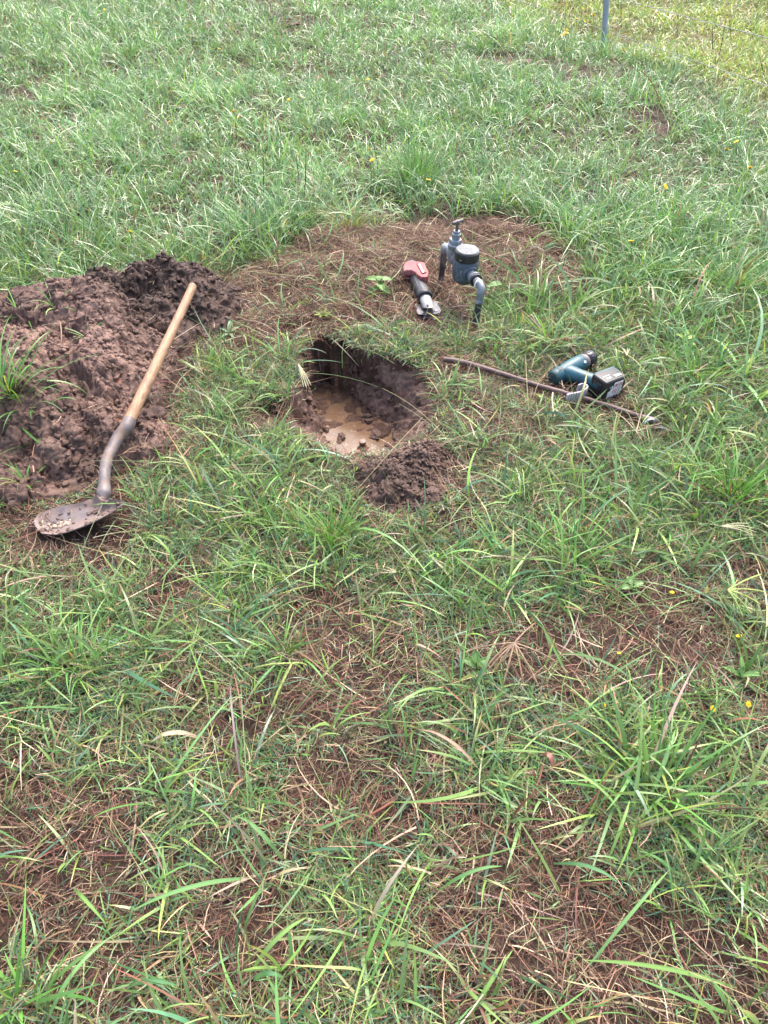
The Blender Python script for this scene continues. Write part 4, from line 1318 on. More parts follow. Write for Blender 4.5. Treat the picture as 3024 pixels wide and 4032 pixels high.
# --- dry thatch matted on the ground
def make_thatch():
    lot = Lot()
    def one(x, y, ncol, lmin, lmax, wmin, wmax, nseg, wt):
        n = len(x)
        k = (~(in_heap(x, y, 0.015)) | ((U(0, 1, n) < .05) & (poly_sd(rim, x, y) < 0))) & (obj_dist(x, y) > -0.02)
        x, y = x[k], y[k]
        n = len(x)
        z = heap_z(x, y) + U(0, 1, n) ** 2 * 0.028
        # local combing direction plus scatter
        az = 3.0 * fbm2(x, y, 0.22, 2, 401) + rng.normal(0, 1.1, n) + np.where(U(0, 1, n) < .5, 0, math.pi)
        th0 = U(R(55), R(92), n)
        th1 = U(R(80), R(118), n)
        L = lmin + (lmax - lmin) * U(0, 1, n) ** 1.7
        V = blades(np.stack([x, y, z], 1), az, th0, th1, L, U(wmin, wmax, n), pick(DRY, wt, n, 0.28), nseg, rng.normal(0, 0.6, n), U(-1, 1, n), prof='straw', lift=0.012)
        lot.add(V)
    x, y = scatter(0.15, 3.5, 19000, lambda x, y: 0.72 + 0.3 * fbm2(x, y, 0.15, 2, 411))
    one(x, y, 0, .02, .085, .0008, .0022, 2, (2.4, 3.5, 6, 6, 1.2, 2.5))
    x, y = scatter(0.15, 3.5, 420)
    one(x, y, 0, .08, .20, .0015, .0045, 5, (3, 3, 3, 2, 2, 3))
    x, y = scatter(2.4, 3.5, 14000, lambda x, y: sstep(-0.02, 0.1, poly_sd(MAT, x, y)))
    one(x, y, 0, .02, .10, .0009, .0022, 2, (3.4, 4, 5, 4, 1.4, 3))
    x, y = scatter(3.5, 9.5, 1100)
    one(x, y, 0, .04, .12, .002, .004, 2, (2, 4, 5, 4, 1, 2))
    o = lot.build('dead_thatch', M['thatch'])
    tag(o, 'brown dead thatch matted on the ground under the grass', 'thatch', kind='stuff')
make_thatch()

def make_lawn():
    lot = Lot()
    # fine wiry runners of couch grass
    x, y = scatter(0.15, 3.3, 33000, lambda x, y: 0.05 + 0.80 * np.clip(green(x, y) * 1.15, 0, 1))
    s, d = shorten(x, y)
    k = (d > 0) & ~in_heap(x, y, 0.01)
    x, y, s = x[k], y[k], s[k]
    n = len(x)
    P = np.stack([x, y, gz(x, y) + U(0, .012, n)], 1)
    th0 = np.where(U(0, 1, n) < .5, np.abs(rng.normal(R(40), R(20), n)), U(R(60), R(95), n))
    C = pick(GREEN, (3, 2, 6, 1.2, 2), n)
    tip = C * np.where(U(0, 1, (n, 1)) < .25, np.array([[1.7, 1.0, 0.9]]), 1.0)
    lot.add(blades(P, U(0, 6.283, n), th0, th0 + U(R(5), R(60), n), (0.020 + 0.055 * U(0, 1, n) ** 1.4) * s, U(.0018, .0036, n), C, 3, rng.normal(0, .6, n), U(-.9, .9, n), tipc=tip))
    # fans of broader leaves: little tillers of four to nine blades
    cx, cy = scatter(0.15, 3.3, 470, lambda x, y: 0.12 + green(x, y) * 1.0)
    s, d = shorten(cx, cy)
    k = (d > 0.01) & ~in_heap(cx, cy, 0.0)
    cx, cy, s = cx[k], cy[k], s[k]
    m = rng.integers(3, 9, len(cx))
    i = np.repeat(np.arange(len(cx)), m)
    n = len(i)
    x, y = cx[i] + rng.normal(0, .012, n), cy[i] + rng.normal(0, .012, n)
    P = np.stack([x, y, gz(x, y) - .002], 1)
    th0 = np.abs(rng.normal(R(36), R(18), n))
    big = np.exp(rng.normal(0, .35, len(cx)))[i]
    L = U(.045, .135, n) * big * s[i]
    C = pick(GREEN, (3, 5, 2, 3, 1), n) * np.exp(rng.normal(0, .12, len(cx)))[i][:, None]
    dead = U(0, 1, n) < .07
    C[dead] = pick(DRY, (3, 2, 1, 0, 3, 1), dead.sum())
    tip = C * np.where(U(0, 1, (n, 1)) < .25, np.array([[1.9, 1.15, 1.0]]), 1.0)
    lot.add(blades(P, U(0, 6.283, n), th0, th0 + U(R(10), R(85), n), L, U(.0030, .0068, n) * (0.6 + 0.4 * big), C, 6, rng.normal(0, .4, n), rng.normal(0, .5, n), tipc=tip))
    # long single blades and runners leaning across
    x, y = scatter(0.15, 3.3, 190, lambda x, y: 0.25 + 0.8 * green(x, y))
    s, d = shorten(x, y)
    k = (d > 0.05) & ~in_heap(x, y, 0.0)
    x, y = x[k], y[k]
    n = len(x)
    P = np.stack([x, y, gz(x, y)], 1)
    th0 = U(R(40), R(78), n)
    lot.add(blades(P, U(0, 6.283, n), th0, th0 + U(R(10), R(55), n), U(.10, .23, n), U(.003, .0062, n), pick(GREEN, (2, 5, 2, 4, 1), n, .15), 8, rng.normal(0, .3, n), rng.normal(0, .5, n)))
    # thin pale stems lying over everything
    x, y = scatter(0.15, 3.3, 75)
    s, d = shorten(x, y)
    k = (d > 0.06) & ~in_heap(x, y, 0.0)
    x, y = x[k], y[k]
    n = len(x)
    P = np.stack([x, y, gz(x, y)], 1)
    th0 = U(R(40), R(75), n)
    lot.add(blades(P, U(0, 6.283, n), th0, th0 + U(0, R(35), n), U(.15, .40, n), U(.0014, .0024, n), pick([(0.16, 0.21, 0.075), (0.30, 0.27, 0.13), (0.10, 0.17, 0.05)], (3, 2, 2), n), 6, rng.normal(0, .25, n), U(-1, 1, n), prof='stem'))
    o = lot.build('lawn_grass', M['grass'])
    tag(o, 'green couch grass growing through the thatch around the hole', 'grass', kind='stuff')
make_lawn()

def make_pasture():
    lot = Lot()
    def clumps(y0, y1, dens, bl, lmin, lmax, wmin, wmax, nseg, upright=False):
        cx, cy = scatter(y0, y1, dens, lambda x, y: green(x, y) * np.where(y < 3.6, sstep(2.7, 3.3, y + 0.8 * np.clip(np.abs(x - 0.05) - 0.7, 0, .6)), 1))
        k = ~in_heap(cx, cy, -0.02)
        cx, cy = cx[k], cy[k]
        m = rng.integers(bl[0], bl[1], len(cx))
        i = np.repeat(np.arange(len(cx)), m)
        n = len(i)
        x, y = cx[i] + rng.normal(0, .022, n), cy[i] + rng.normal(0, .022, n)
        P = np.stack([x, y, gz(x, y) - .003], 1)
        big = (np.exp(rng.normal(0, .28, len(cx))) * (1 + .42 * fbm2(cx, cy, .5, 2, 501)))[i]
        edge = np.exp(-((y - 3.35) / .28) ** 2) * (np.abs(x) < 1.6)
        L = U(lmin, lmax, n) * big * (1 + 0.45 * edge)
        th0 = np.abs(rng.normal(R(30), R(18), n))
        th1 = th0 + U(R(20), R(100), n)
        fs = sstep(-0.25, 0.45, fence_side(x, y) + .25 * fbm2(x, y, .6, 2, 511))
        C = pick(FARG, (4, 4, 3, 2), n) * np.exp(rng.normal(0, .1, len(cx)))[i][:, None]
        Y = pick(YELG, (3, 3, 3, 2), n)
        C = np.where((U(0, 1, n) < fs * .85)[:, None], Y, C)
        C = C * (1 + .18 * fbm2(x, y, .55, 3, 521))[:, None]
        dead = U(0, 1, n) < .05 + .02 * fs
        C[dead] = pick(DRY, (3, 3, 1, 0, 3, 1), dead.sum())
        L = L * (1 - .25 * fs)
        # blades lean a little to the right with the slope of the wind
        az = U(0, 6.283, n)
        lot.add(blades(P, az, th0, th1, L, U(wmin, wmax, n), C, nseg, rng.normal(0, .5, n), rng.normal(0, .45, n)))
    clumps(2.6, 4.6, 520, (5, 11), .07, .17, .0032, .0060, 5)
    clumps(4.6, 7.0, 460, (5, 10), .07, .16, .0038, .0068, 4)
    clumps(7.0, 10.0, 330, (5, 9), .07, .16, .005, .008, 3)
    clumps(10.0, 15.0, 130, (5, 8), .08, .18, .008, .013, 2)
    o = lot.build('pasture_grass', M['wet'])
    tag(o, 'wet blue green pasture grass covering the paddock behind the hole', 'grass', kind='stuff')
make_pasture()

# ------------------------------------------------------------------ single plants
def tuft(px, py, n, lmin, lmax, w, cols, wts, spread, lean, label, curve=(20, 80), dry=0.05, name='grass_tuft', mat='grass'):
    c = at(px, py, 0)
    r = np.abs(rng.normal(0, spread, n))
    a = U(0, 6.283, n)
    x, y = c[0] + r * np.cos(a) * 1.2, c[1] + r * np.sin(a) * .8
    P = np.stack([x, y, heap_z(x, y) - .004], 1)
    az = a + rng.normal(0, .5, n)
    th0 = np.abs(rng.normal(R(lean), R(12), n)) * np.clip(.5 + r / (spread + 1e-6) * .5, .4, 1.5)
    th1 = th0 + U(R(curve[0]), R(curve[1]), n)
    C = pick(cols, wts, n, .15)
    d = U(0, 1, n) < dry
    C[d] = pick(DRY, (3, 2, 1, 0, 3, 0), d.sum())
    lot = Lot()
    lot.add(blades(P, az, th0, th1, U(lmin, lmax, n), U(w * .6, w * 1.15, n), C, 8, rng.normal(0, .3, n), rng.normal(0, .4, n)))
    o = lot.build(name, M[mat])
    return tag(o, label, 'grass tuft', None)

BR = [(0.115, 0.26, 0.055), (0.15, 0.31, 0.070), (0.095, 0.21, 0.055), (0.20, 0.33, 0.075)]
tuft(1310, 2140, 130, .08, .20, .0042, BR, (3, 4, 2, 2), .045, 22, 'bright green upright grass tuft in front of the small soil heap')
tuft(1040, 2075, 60, .07, .15, .004, BR, (3, 4, 2, 2), .035, 30, 'light green grass tuft between the shovel blade and the brightest tuft')
tuft(110, 1735, 80, .10, .27, .0055, BR, (3, 4, 3, 1), .05, 50, 'green grass tuft growing up through the front of the large soil heap')
tuft(145, 1440, 9, .06, .14, .0045, BR, (2, 4, 2, 2), .02, 60, 'torn sprig of grass lying on the left side of the large soil heap')
tuft(290, 1425, 9, .07, .15, .0045, BR, (2, 4, 2, 2), .015, 55, 'arching sprig of grass on the middle of the large soil heap')
tuft(400, 1500, 8, .04, .10, .004, BR, (3, 2, 2, 0), .015, 62, 'small dark sprig of grass on the heap close to the shovel handle')
tuft(375, 1250, 8, .05, .12, .0035, BR, (2, 4, 2, 2), .015, 55, 'thin sprig of grass near the back of the large soil heap')
tuft(120, 1935, 12, .04, .10, .0055, BR, (2, 4, 2, 2), .015, 35, 'short green sprig at the front edge of the large heap behind the shovel tip')
tuft(560, 1985, 44, .07, .15, .004, BR, (3, 3, 2, 2), .03, 35, 'green grass tuft touching the back corner of the shovel blade')
tuft(1370, 905, 120, .10, .24, .0032, [(0.36, 0.27, 0.13), (0.28, 0.24, 0.09), (0.10, 0.16, 0.05)], (4, 2, 3), .06, 38, 'straw coloured drooping grass tuft at the back edge of the bare patch', (40, 100))
tuft(1150, 890, 150, .12, .26, .0042, [(0.06, 0.13, 0.05), (0.075, 0.16, 0.055), (0.13, 0.17, 0.06)], (3, 3, 1), .08, 24, 'dark green grass tuft behind the large soil heap beside the straw coloured tuft', (30, 80))
tuft(1650, 690, 110, .12, .24, .0045, [(0.075, 0.15, 0.05), (0.12, 0.2, 0.06), (0.2, 0.2, 0.08)], (3, 3, 1), .07, 25, 'tall grass tuft beyond the bare patch straight behind the red tool', (20, 80))
tuft(2880, 1960, 120, .10, .24, .0055, BR, (4, 3, 3, 1), .06, 24, 'lush green grass tuft at the right edge level with the small soil heap')
tuft(2260, 2230, 90, .10, .24, .005, BR, (4, 3, 3, 1), .06, 48, 'leaning green grass tuft below the right end of the brown pipe', (10, 60))
tuft(300, 2640, 60, .08, .19, .0048, BR, (2, 4, 1, 3), .04, 45, 'spreading yellow green grass tuft in the left foreground below the shovel')
tuft(1120, 2590, 34, .07, .16, .005, BR, (2, 4, 2, 2), .02, 35, 'small green grass tuft below the brightest tuft on bare thatch')
tuft(2560, 3130, 50, .13, .30, .0075, BR, (3, 4, 3, 2), .05, 42, 'long bladed grass tuft in the right foreground', (5, 60))
tuft(2420, 880, 130, .14, .27, .006, [(0.06, 0.13, 0.05), (0.075, 0.16, 0.06), (0.10, 0.19, 0.06)], (3, 3, 2), .09, 34, 'broad bladed dark grass tuft behind the water meter to its right', (20, 85), mat='wet')
FB = [(0.10, 0.22, 0.07), (0.13, 0.27, 0.08), (0.17, 0.31, 0.09), (0.08, 0.17, 0.065)]
tuft(1640, 745, 210, .17, .32, .0048, FB, (3, 3, 2, 2), .08, 20, 'tall dense grass tuft at the back of the bare patch, left of the meter tap', (15, 70))
tuft(1950, 800, 90, .12, .24, .006, FB, (2, 3, 3, 1), .08, 35, 'bright arching grass tuft straight behind the meter tap', (30, 90), mat='wet')
tuft(2170, 870, 90, .12, .25, .006, FB, (2, 3, 2, 2), .08, 35, 'arching grass tuft behind the right end of the bare patch', (30, 90), mat='wet')
tuft(2640, 900, 120, .14, .27, .006, FB, (2, 3, 3, 1), .10, 32, 'large bright grass tuft right of the dark broad bladed one', (30, 90), mat='wet')
tuft(2520, 1090, 90, .12, .26, .006, FB, (2, 3, 2, 2), .09, 40, 'spreading grass tuft between the bare patch and the right edge', (30, 90), mat='wet')
tuft(2850, 1150, 110, .12, .26, .006, FB, (2, 3, 3, 1), .10, 35, 'bright grass tuft at the right edge level with the bare patch', (30, 90), mat='wet')
tuft(2760, 1500, 100, .10, .24, .0055, BR, (3, 3, 3, 1), .09, 38, 'bright grass tuft to the right of the drill battery', (20, 80))
tuft(960, 930, 90, .12, .24, .005, FB, (3, 3, 2, 2), .08, 28, 'grass tuft behind the right shoulder of the large soil heap', (25, 80), mat='wet')
tuft(60, 3960, 40, .08, .20, .008, BR, (4, 3, 3, 1), .05, 48, 'broad leaved bright grass tuft in the bottom left corner', (10, 60))

# long single blades that stand out in the foreground
def long_blade(px, py, px2, py2, L, w, colr, label, name='long_grass', mat='grass', h=0.06, cat='grass blade'):
    a, b = at(px, py, 0.012), at(px2, py2, h)
    d = b - a
    pts = catmull([a, a + d * .35 + np.array([0, 0, .03]), a + d * .7 + np.array([0, 0, .028]), b], 5)
    pts = np.array(pts)
    m = len(pts)
    t = np.linspace(0, 1, m)
    T = np.gradient(pts, axis=0)
    S = np.cross(T, np.array([0.1, -0.5, 1.0]))
    S /= np.linalg.norm(S, axis=1)[:, None]
    hw = (w / 2 * (np.minimum(1, .5 + 1.6 * t) * (1 - t ** 3) ** .8 + .03))[:, None]
    A, B = pts + S * hw, pts - S * hw
    Mi = pts + np.array([0, 0, -.12]) * hw
    V = np.stack([A, Mi, B], 1).reshape(-1, 3)
    F = []
    for i in range(m - 1):
        for k in (0, 1):
            F.append((i * 3 + k, i * 3 + k + 1, i * 3 + k + 4, i * 3 + k + 3))
    C = np.repeat(np.array([colr]), len(V), 0)
    C[1::3] *= 1.25
    o = mesh_np(name, V, np.array(F), M[mat], colr=C)
    return tag(o, label, cat, None, 'thing')

G1, G2, G3 = (0.17, 0.32, 0.11), (0.20, 0.34, 0.09), (0.13, 0.27, 0.11)
long_blade(990, 3455, 510, 3590, .2, .0085, G1, 'broad pale green blade lying flat in the left foreground')
long_blade(1110, 3380, 940, 3215, .1, .0085, G1, 'short wide green blade in the left foreground pointing up to the left')
long_blade(985, 3830, 1210, 3610, .15, .0085, G2, 'wide green blade near the bottom pointing up to the right')
long_blade(500, 3890, 700, 3880, .15, .0085, G3, 'broad flat green blade lying level near the bottom left')
long_blade(1000, 3860, 1120, 3850, .15, .0095, G3, 'short very broad green blade lying level near the bottom')
long_blade(290, 3500, 420, 3640, .12, .0075, G2, 'green blade at the far left of the foreground sloping down to the right')
long_blade(2560, 3140, 2660, 2870, .2, .0095, G1, 'broad pale green arching blade of the right foreground')
long_blade(2900, 3890, 2290, 3780, .3, .008, G2, 'long green blade sloping across the bottom right')
long_blade(2320, 3800, 2640, 3420, .3, .007, G1, 'long thin green blade rising to the right in the bottom right')
long_blade(2390, 3400, 2480, 3150, .2, .007, G2, 'green blade standing up in the right foreground')
long_blade(2180, 3400, 2440, 3480, .2, .0075, G3, 'wide green blade curving down to the right in the right foreground')
long_blade(1720, 3510, 1980, 3410, .2, .007, G1, 'green blade lying across the middle of the foreground')
long_blade(1840, 4020, 2020, 3740, .2, .0075, G2, 'green blade at the bottom middle pointing up to the right')
long_blade(180, 4030, 420, 3700, .2, .0075, G1, 'long green blade in the bottom left pointing up to the right')
long_blade(955, 3130, 905, 2680, .2, .0048, (0.17, 0.13, 0.13), 'purple tinged upright blade left of the middle foreground')
long_blade(2180, 3040, 2135, 2975, .05, .011, (0.42, 0.17, 0.13), 'short reddish dead leaf lying in the right foreground', 'leaf_litter', 'thatch', .03, 'dead leaf')
long_blade(790, 2905, 590, 2925, .1, .010, (0.46, 0.37, 0.25), 'pale straw coloured dead leaf lying at the left of the foreground', 'leaf_litter', 'thatch', .03, 'dead leaf')
long_blade(1880, 3020, 1650, 2870, .1, .007, (0.36, 0.24, 0.17), 'brown dead leaf in the middle foreground', 'leaf_litter', 'thatch', .03, 'dead leaf')

# yellow flowers
def flower_meshes():
    st, _ = tube([(0, 0, 0), (0.002, 0.001, 0.5), (0, 0, 1)], 0.0009, 5)
    root = empty('yellow_flower', (0, 0, 0), '', 'flower')
    return root
def build_flowers():
    V, F, C = [], [], []
    n = 0
    k = 13
    for i in range(k):
        a = 2 * math.pi * i / k
        ca, sa = math.cos(a), math.sin(a)
        r0, r1, r2, w = 0.002, 0.006, 0.0095, 0.0019
        pts = [(r0, -w * .5, 0), (r0, w * .5, 0), (r1, -w, .0012), (r1, w, .0012), (r2, -w * .6, .0004), (r2, w * .6, .0004)]
        V += [(p[0] * ca - p[1] * sa, p[0] * sa + p[1] * ca, p[2] + .0015) for p in pts]
        F += [(n, n + 2, n + 3, n + 1), (n + 2, n + 4, n + 5, n + 3)]
        C += [(0.80, 0.50, 0.02)] * 6
        n += 6
    v, f = lathe(Frame((0, 0, 0), (1, 0, 0), (0, 0, 1)), [(0.0012, -0.005), (0.0036, -0.0035), (0.0042, 0.0), (0.0038, 0.0026), (0.002, 0.0036), (0.0002, 0.0038)], 12)
    f = [q for q in f if len(q) == 4]
    F += [tuple(i + n for i in q) for q in f]
    V += [tuple(p) for p in v]
    C += [((0.10, 0.20, 0.05) if p[2] < -0.001 else (0.72, 0.40, 0.015)) for p in v]
    head = mesh_np('flower_head', V, np.array(F), M['petal'], colr=np.array(C))
    sv, sf = tube(catmull([(0, 0, 0), (0.018, 0.006, 0.45), (0.010, 0.0, 0.8), (0, 0, 1.0)], 4), 0.0011, 6)
    sf = [q for q in sf if len(q) == 4]
    stem = mesh_np('stem', sv, np.array(sf), M['leaf'], colr=np.repeat([[0.11, 0.19, 0.06]], len(sv), 0))
    me_h, me_s = head.data, stem.data
    bpy.data.objects.remove(head); bpy.data.objects.remove(stem)
    FC = 'yellow flowers dotted through the grass'
    near_post = 'tiny yellow flower in the loose cluster left of the fence post'
    L = []
    for p in ((2295, 36), (2306, 58), (2337, 61), (2270, 75), (2300, 84), (2232, 120), (2219, 138), (2231, 132)):
        L.append((p, .22, near_post, 'yellow flowers left of the fence post', .9))
    L += [((2238, 199), .12, 'single tiny yellow flower low in the grass down left of the fence post', FC, .9), ((2455, 199), .12, 'tiny yellow flower just right of the foot of the fence post', FC, .9),
          ((2497, 217), .12, 'tiny yellow flower under the lower wire to the right of the post', FC, .9), ((2898, 561), .16, 'yellow flower at the right edge, upper one of a close pair', FC, 1.1),
          ((2861, 590), .16, 'yellow flower at the right edge, lower one of a close pair', FC, 1.1), ((2952, 663), .16, 'yellow flower at the right edge just below the close pair', FC, 1.1),
          ((411, 39), .12, 'tiny yellow flower at the top of the photo, nearest the left corner of the two beside the top edge', FC, .9)]
    L[-1] = ((411, 39), .12, 'topmost tiny yellow flower of the far left grass', FC, .9)
    L += [((165, 95), .12, 'tiny yellow flower in the far left corner of the paddock', FC, .9), ((608, 95), .12, 'tiny yellow flower far off in the left half of the paddock', FC, .9),
          ((864, 194), .12, 'tiny yellow flower far off, higher of two above the mole mound', FC, .9), ((864, 294), .12, 'tiny yellow flower far off, lower of two above the mole mound', FC, .9),
          ((1449, 314), .12, 'tiny yellow flower in the far middle of the paddock', FC, .9), ((918, 441), .14, 'bright yellow flower right of the mole mound', FC, 1.2),
          ((938, 466), .12, 'small yellow flower right below the bright one beside the mole mound', FC, .8), ((667, 482), .12, 'tiny yellow flower directly below the mole mound', FC, .8),
          ((1137, 394), .12, 'tiny yellow flower between the mole mound and the middle of the paddock', FC, .8), ((202, 562), .13, 'yellow flower alone in the middle distance at the left', FC, 1),
          ((61, 678), .14, 'yellow flower close to the left edge behind the soil heap', FC, 1), ((1465, 633), .20, 'yellow flower on a tall stem beside the far bare patch', FC, 1.15),
          ((1456, 592), .20, 'small yellow flower just above the one beside the far bare patch', FC, .8), ((515, 916), .15, 'bright yellow flower behind the large soil heap', FC, 1.15),
          ((1686, 711), .20, 'yellow flower behind the bare patch above the red tool', FC, 1), ((2619, 738), .16, 'yellow flower in the grass far behind the drill', FC, 1.1),
          ((2484, 953), .15, 'yellow flower in the dark broad bladed tuft behind the meter', FC, 1.15), ((2908, 2508), .05, 'bright yellow flower over bare thatch at the right edge of the foreground', FC, 1.25),
          ((2804, 2793), .05, 'golden yellow flower in the right foreground, left one of the low pair', FC, 1.3), ((2944, 2775), .06, 'paler yellow flower in the right foreground, right one of the low pair', FC, 1.2),
          ((2645, 2336), .06, 'orange yellow flower lying in the long stems right of the leaning tuft', FC, 1.0), ((2380, 2780), .05, 'small yellow bud in the right foreground', FC, .75), ((2437, 2575), .05, 'small yellow bud beside the bare patch in the right foreground', FC, .75)]
    rs = np.random.default_rng(12)
    for p, h, label, grp, sc in L:
        q = at(p[0], p[1], h)
        g = float(gz(q[0], q[1]))
        r = bpy.data.objects.new('yellow_flower', None)
        r.empty_display_size = .02
        col.objects.link(r)
        r.location = (q[0], q[1], g)
        tag(r, label, 'flower', grp)
        s = bpy.data.objects.new('stem', me_s)
        col.objects.link(s); s.parent = r
        s.scale = (1.2, 1.2, h - g)
        s.rotation_euler = (0, 0, rs.uniform(0, 6.28))
        hd = bpy.data.objects.new('flower_head', me_h)
        col.objects.link(hd); hd.parent = r
        hd.location = (0, 0, h - g + .003)
        hd.scale = (sc * (1.25 if p[1] < 1200 else 0.62),) * 3
        hd.rotation_euler = (rs.uniform(-.2, .8), rs.uniform(-.5, .5), rs.uniform(0, 6))
build_flowers()

# finger shaped seed heads
def seed_head(px, py, rootpx, fingers, colr, label, h=.07, hr=0.0, w=.0018, stemcol=(0.15, 0.22, 0.07)):
    c = at(px, py, h)
    b = at(rootpx[0], rootpx[1], hr)
    root = empty('seed_head', b, label, 'seed head')
    d = c - b
    P = catmull([b, b + d * .4 + np.array([0, 0, .02]), b + d * .75 + np.array([0, 0, .012]), c], 6)
    v, f = tube(P, [.0016, .0013, .0010], 6)
    f = [q for q in f if len(q) == 4]
    mesh_np('stem', v, np.array(f), M['leaf'], root, colr=np.repeat([stemcol], len(v), 0))
    rs = np.random.default_rng(int(px + py))
    for (fx, fy) in fingers:
        e = at(fx, fy, max(.012, h - .035))
        dd = e - c
        pts = catmull([c, c + dd * .5 + np.array([0, 0, .006]), e], 9)
        rad = [w * .5] + [w * (1.0 + .45 * (k % 2)) for k in range(len(pts) - 3)] + [w * .8, w * .3]
        v, f = tube(pts, rad, 6, sq=.6)
        f = [q for q in f if len(q) == 4]
        mesh_np('spike', v, np.array(f), M['leaf'], root, colr=np.clip(np.repeat([colr], len(v), 0) * (1 + .25 * rs.normal(0, 1, (len(v), 1))), .02, .8))
PALE, BRN, YG = (0.36, 0.34, 0.20), (0.27, 0.18, 0.11), (0.28, 0.34, 0.10)
seed_head(1174, 1432, (990, 1625), [(1215, 1520), (1208, 1530), (1196, 1525), (1225, 1518), (1185, 1505)], PALE, 'pale finger shaped seed head hanging over the left rim of the hole', .10)
seed_head(2840, 2072, (2350, 2260), [(2950, 2062), (2970, 2080), (2978, 2095), (2970, 2110), (2940, 2112)], PALE, 'pale finger shaped seed head on a long stem near the right edge', .12)
seed_head(2865, 2322, (2350, 2440), [(3000, 2260), (3010, 2330), (2995, 2380), (2960, 2420), (2925, 2430), (2900, 2400)], YG, 'largest greenish seed head spreading its fingers at the right edge', .12, w=.0022)
seed_head(2026, 2530, (1980, 2730), [(1850, 2560), (1920, 2640), (1980, 2700), (2060, 2690), (2120, 2700), (2200, 2610), (2110, 2450), (1950, 2640)], BRN, 'brown star shaped seed head with thin fingers in the middle foreground', .10, w=.0018)
seed_head(1702, 2200, (1630, 2100), [(1745, 2230), (1772, 2270), (1782, 2290), (1790, 2250), (1725, 2260)], PALE, 'pale brush shaped seed head to the right of the brightest tuft', .07)
seed_head(1150, 2612, (1080, 2830), [(1000, 2630), (1210, 2620), (1105, 2700), (1068, 2790), (1195, 2640)], YG, 'beaded yellow green seed head drooping in the left foreground', .09, w=.0026)
seed_head(1950, 2740, (1880, 2880), [(1870, 2900), (1955, 2880), (1990, 2890), (1930, 2860)], BRN, 'small brown seed head below the star shaped one', .05)
seed_head(2320, 2815, (2480, 2790), [(2240, 2900), (2270, 2900), (2330, 2880), (2370, 2870), (2410, 2860)], PALE, 'pale drooping seed head in the right foreground', .06)
seed_head(2505, 1700, (2440, 1610), [(2535, 1590), (2420, 1620), (2480, 1660), (2600, 1680), (2540, 1770), (2575, 1755), (2490, 1720), (2615, 1665)], (0.34, 0.27, 0.19), 'dry brown seed head lying on the right end of the brown pipe', .05, w=.0018)
seed_head(2468, 1400, (2465, 1460), [(2440, 1365), (2452, 1372), (2470, 1370), (2480, 1374)], PALE, 'small pale seed head standing just behind the battery', .10)
seed_head(1560, 2255, (1490, 2320), [(1420, 2235), (1440, 2270), (1500, 2230), (1480, 2260), (1540, 2240)], PALE, 'pale seed head lying flat below the small soil heap', .04)
seed_head(2205, 2100, (2330, 2050), [(2120, 2090), (2150, 2110), (2140, 2080)], BRN, 'small flattened brown seed head right of the small soil heap', .04)
seed_head(2130, 1565, (2420, 1660), [(2100, 1555), (2103, 1575), (2110, 1585), (2115, 1562)], YG, 'yellow green seed head leaning over the middle of the brown pipe', .05, w=.0024)

# tall dark flower stalks standing in the far grass
def stalks():
    L = [((1035, 800), (1035, 600), 0), ((1180, 770), (1165, 610), 0), ((930, 560), (925, 470), 0), ((515, 560), (485, 495), 0), ((1195, 820), (1205, 560), 0), ((1110, 545), (1085, 455), 0), ((2446, 135), (2442, -30), 1), ((2820, 270), (2856, 85), 1),
         ((2800, 250), (2806, 105), 1), ((2880, 180), (2870, 60), 1), ((3010, 320), (2986, 205), 1), ((340, 800), (420, 880), 2), ((1000, 730), (960, 590), 0), ((940, 760), (935, 690), 0), ((2665, 250), (2664, 190), 1), ((1490, 700), (1470, 560), 0)]
    for b, t, k in L:
        g = at(b[0], b[1], 0)
        d = ray(*t)
        # the tip stands above the root, leaning slightly
        s = (g[1] - .02) / d[1]
        e = np.array([d[0] * s, d[1] * s, CAM_H + d[2] * s])
        if k == 2:
            e = at(t[0], t[1], 0.12)
        P = catmull([g, g * .5 + e * .5 + np.array([.004, 0, 0]), e], 5)
        v, f = tube(P, [.0022, .0018, .0026, .0020, .0006], 6)
        f = [q for q in f if len(q) == 4]
        o = mesh_np('grass_stalk', v, np.array(f), M['leaf'], colr=np.repeat([(0.035, 0.065, 0.035)], len(v), 0))
        lab, grp = (('thin dark stalk standing in the pasture behind the hole', 'dark stalks behind the hole'), ('thin dark stalk standing by the wire fence', 'dark stalks by the wire fence'), ('dark bent stalk leaning over behind the soil heap', None))[k]
        tag(o, lab, 'stalk', grp)
stalks()

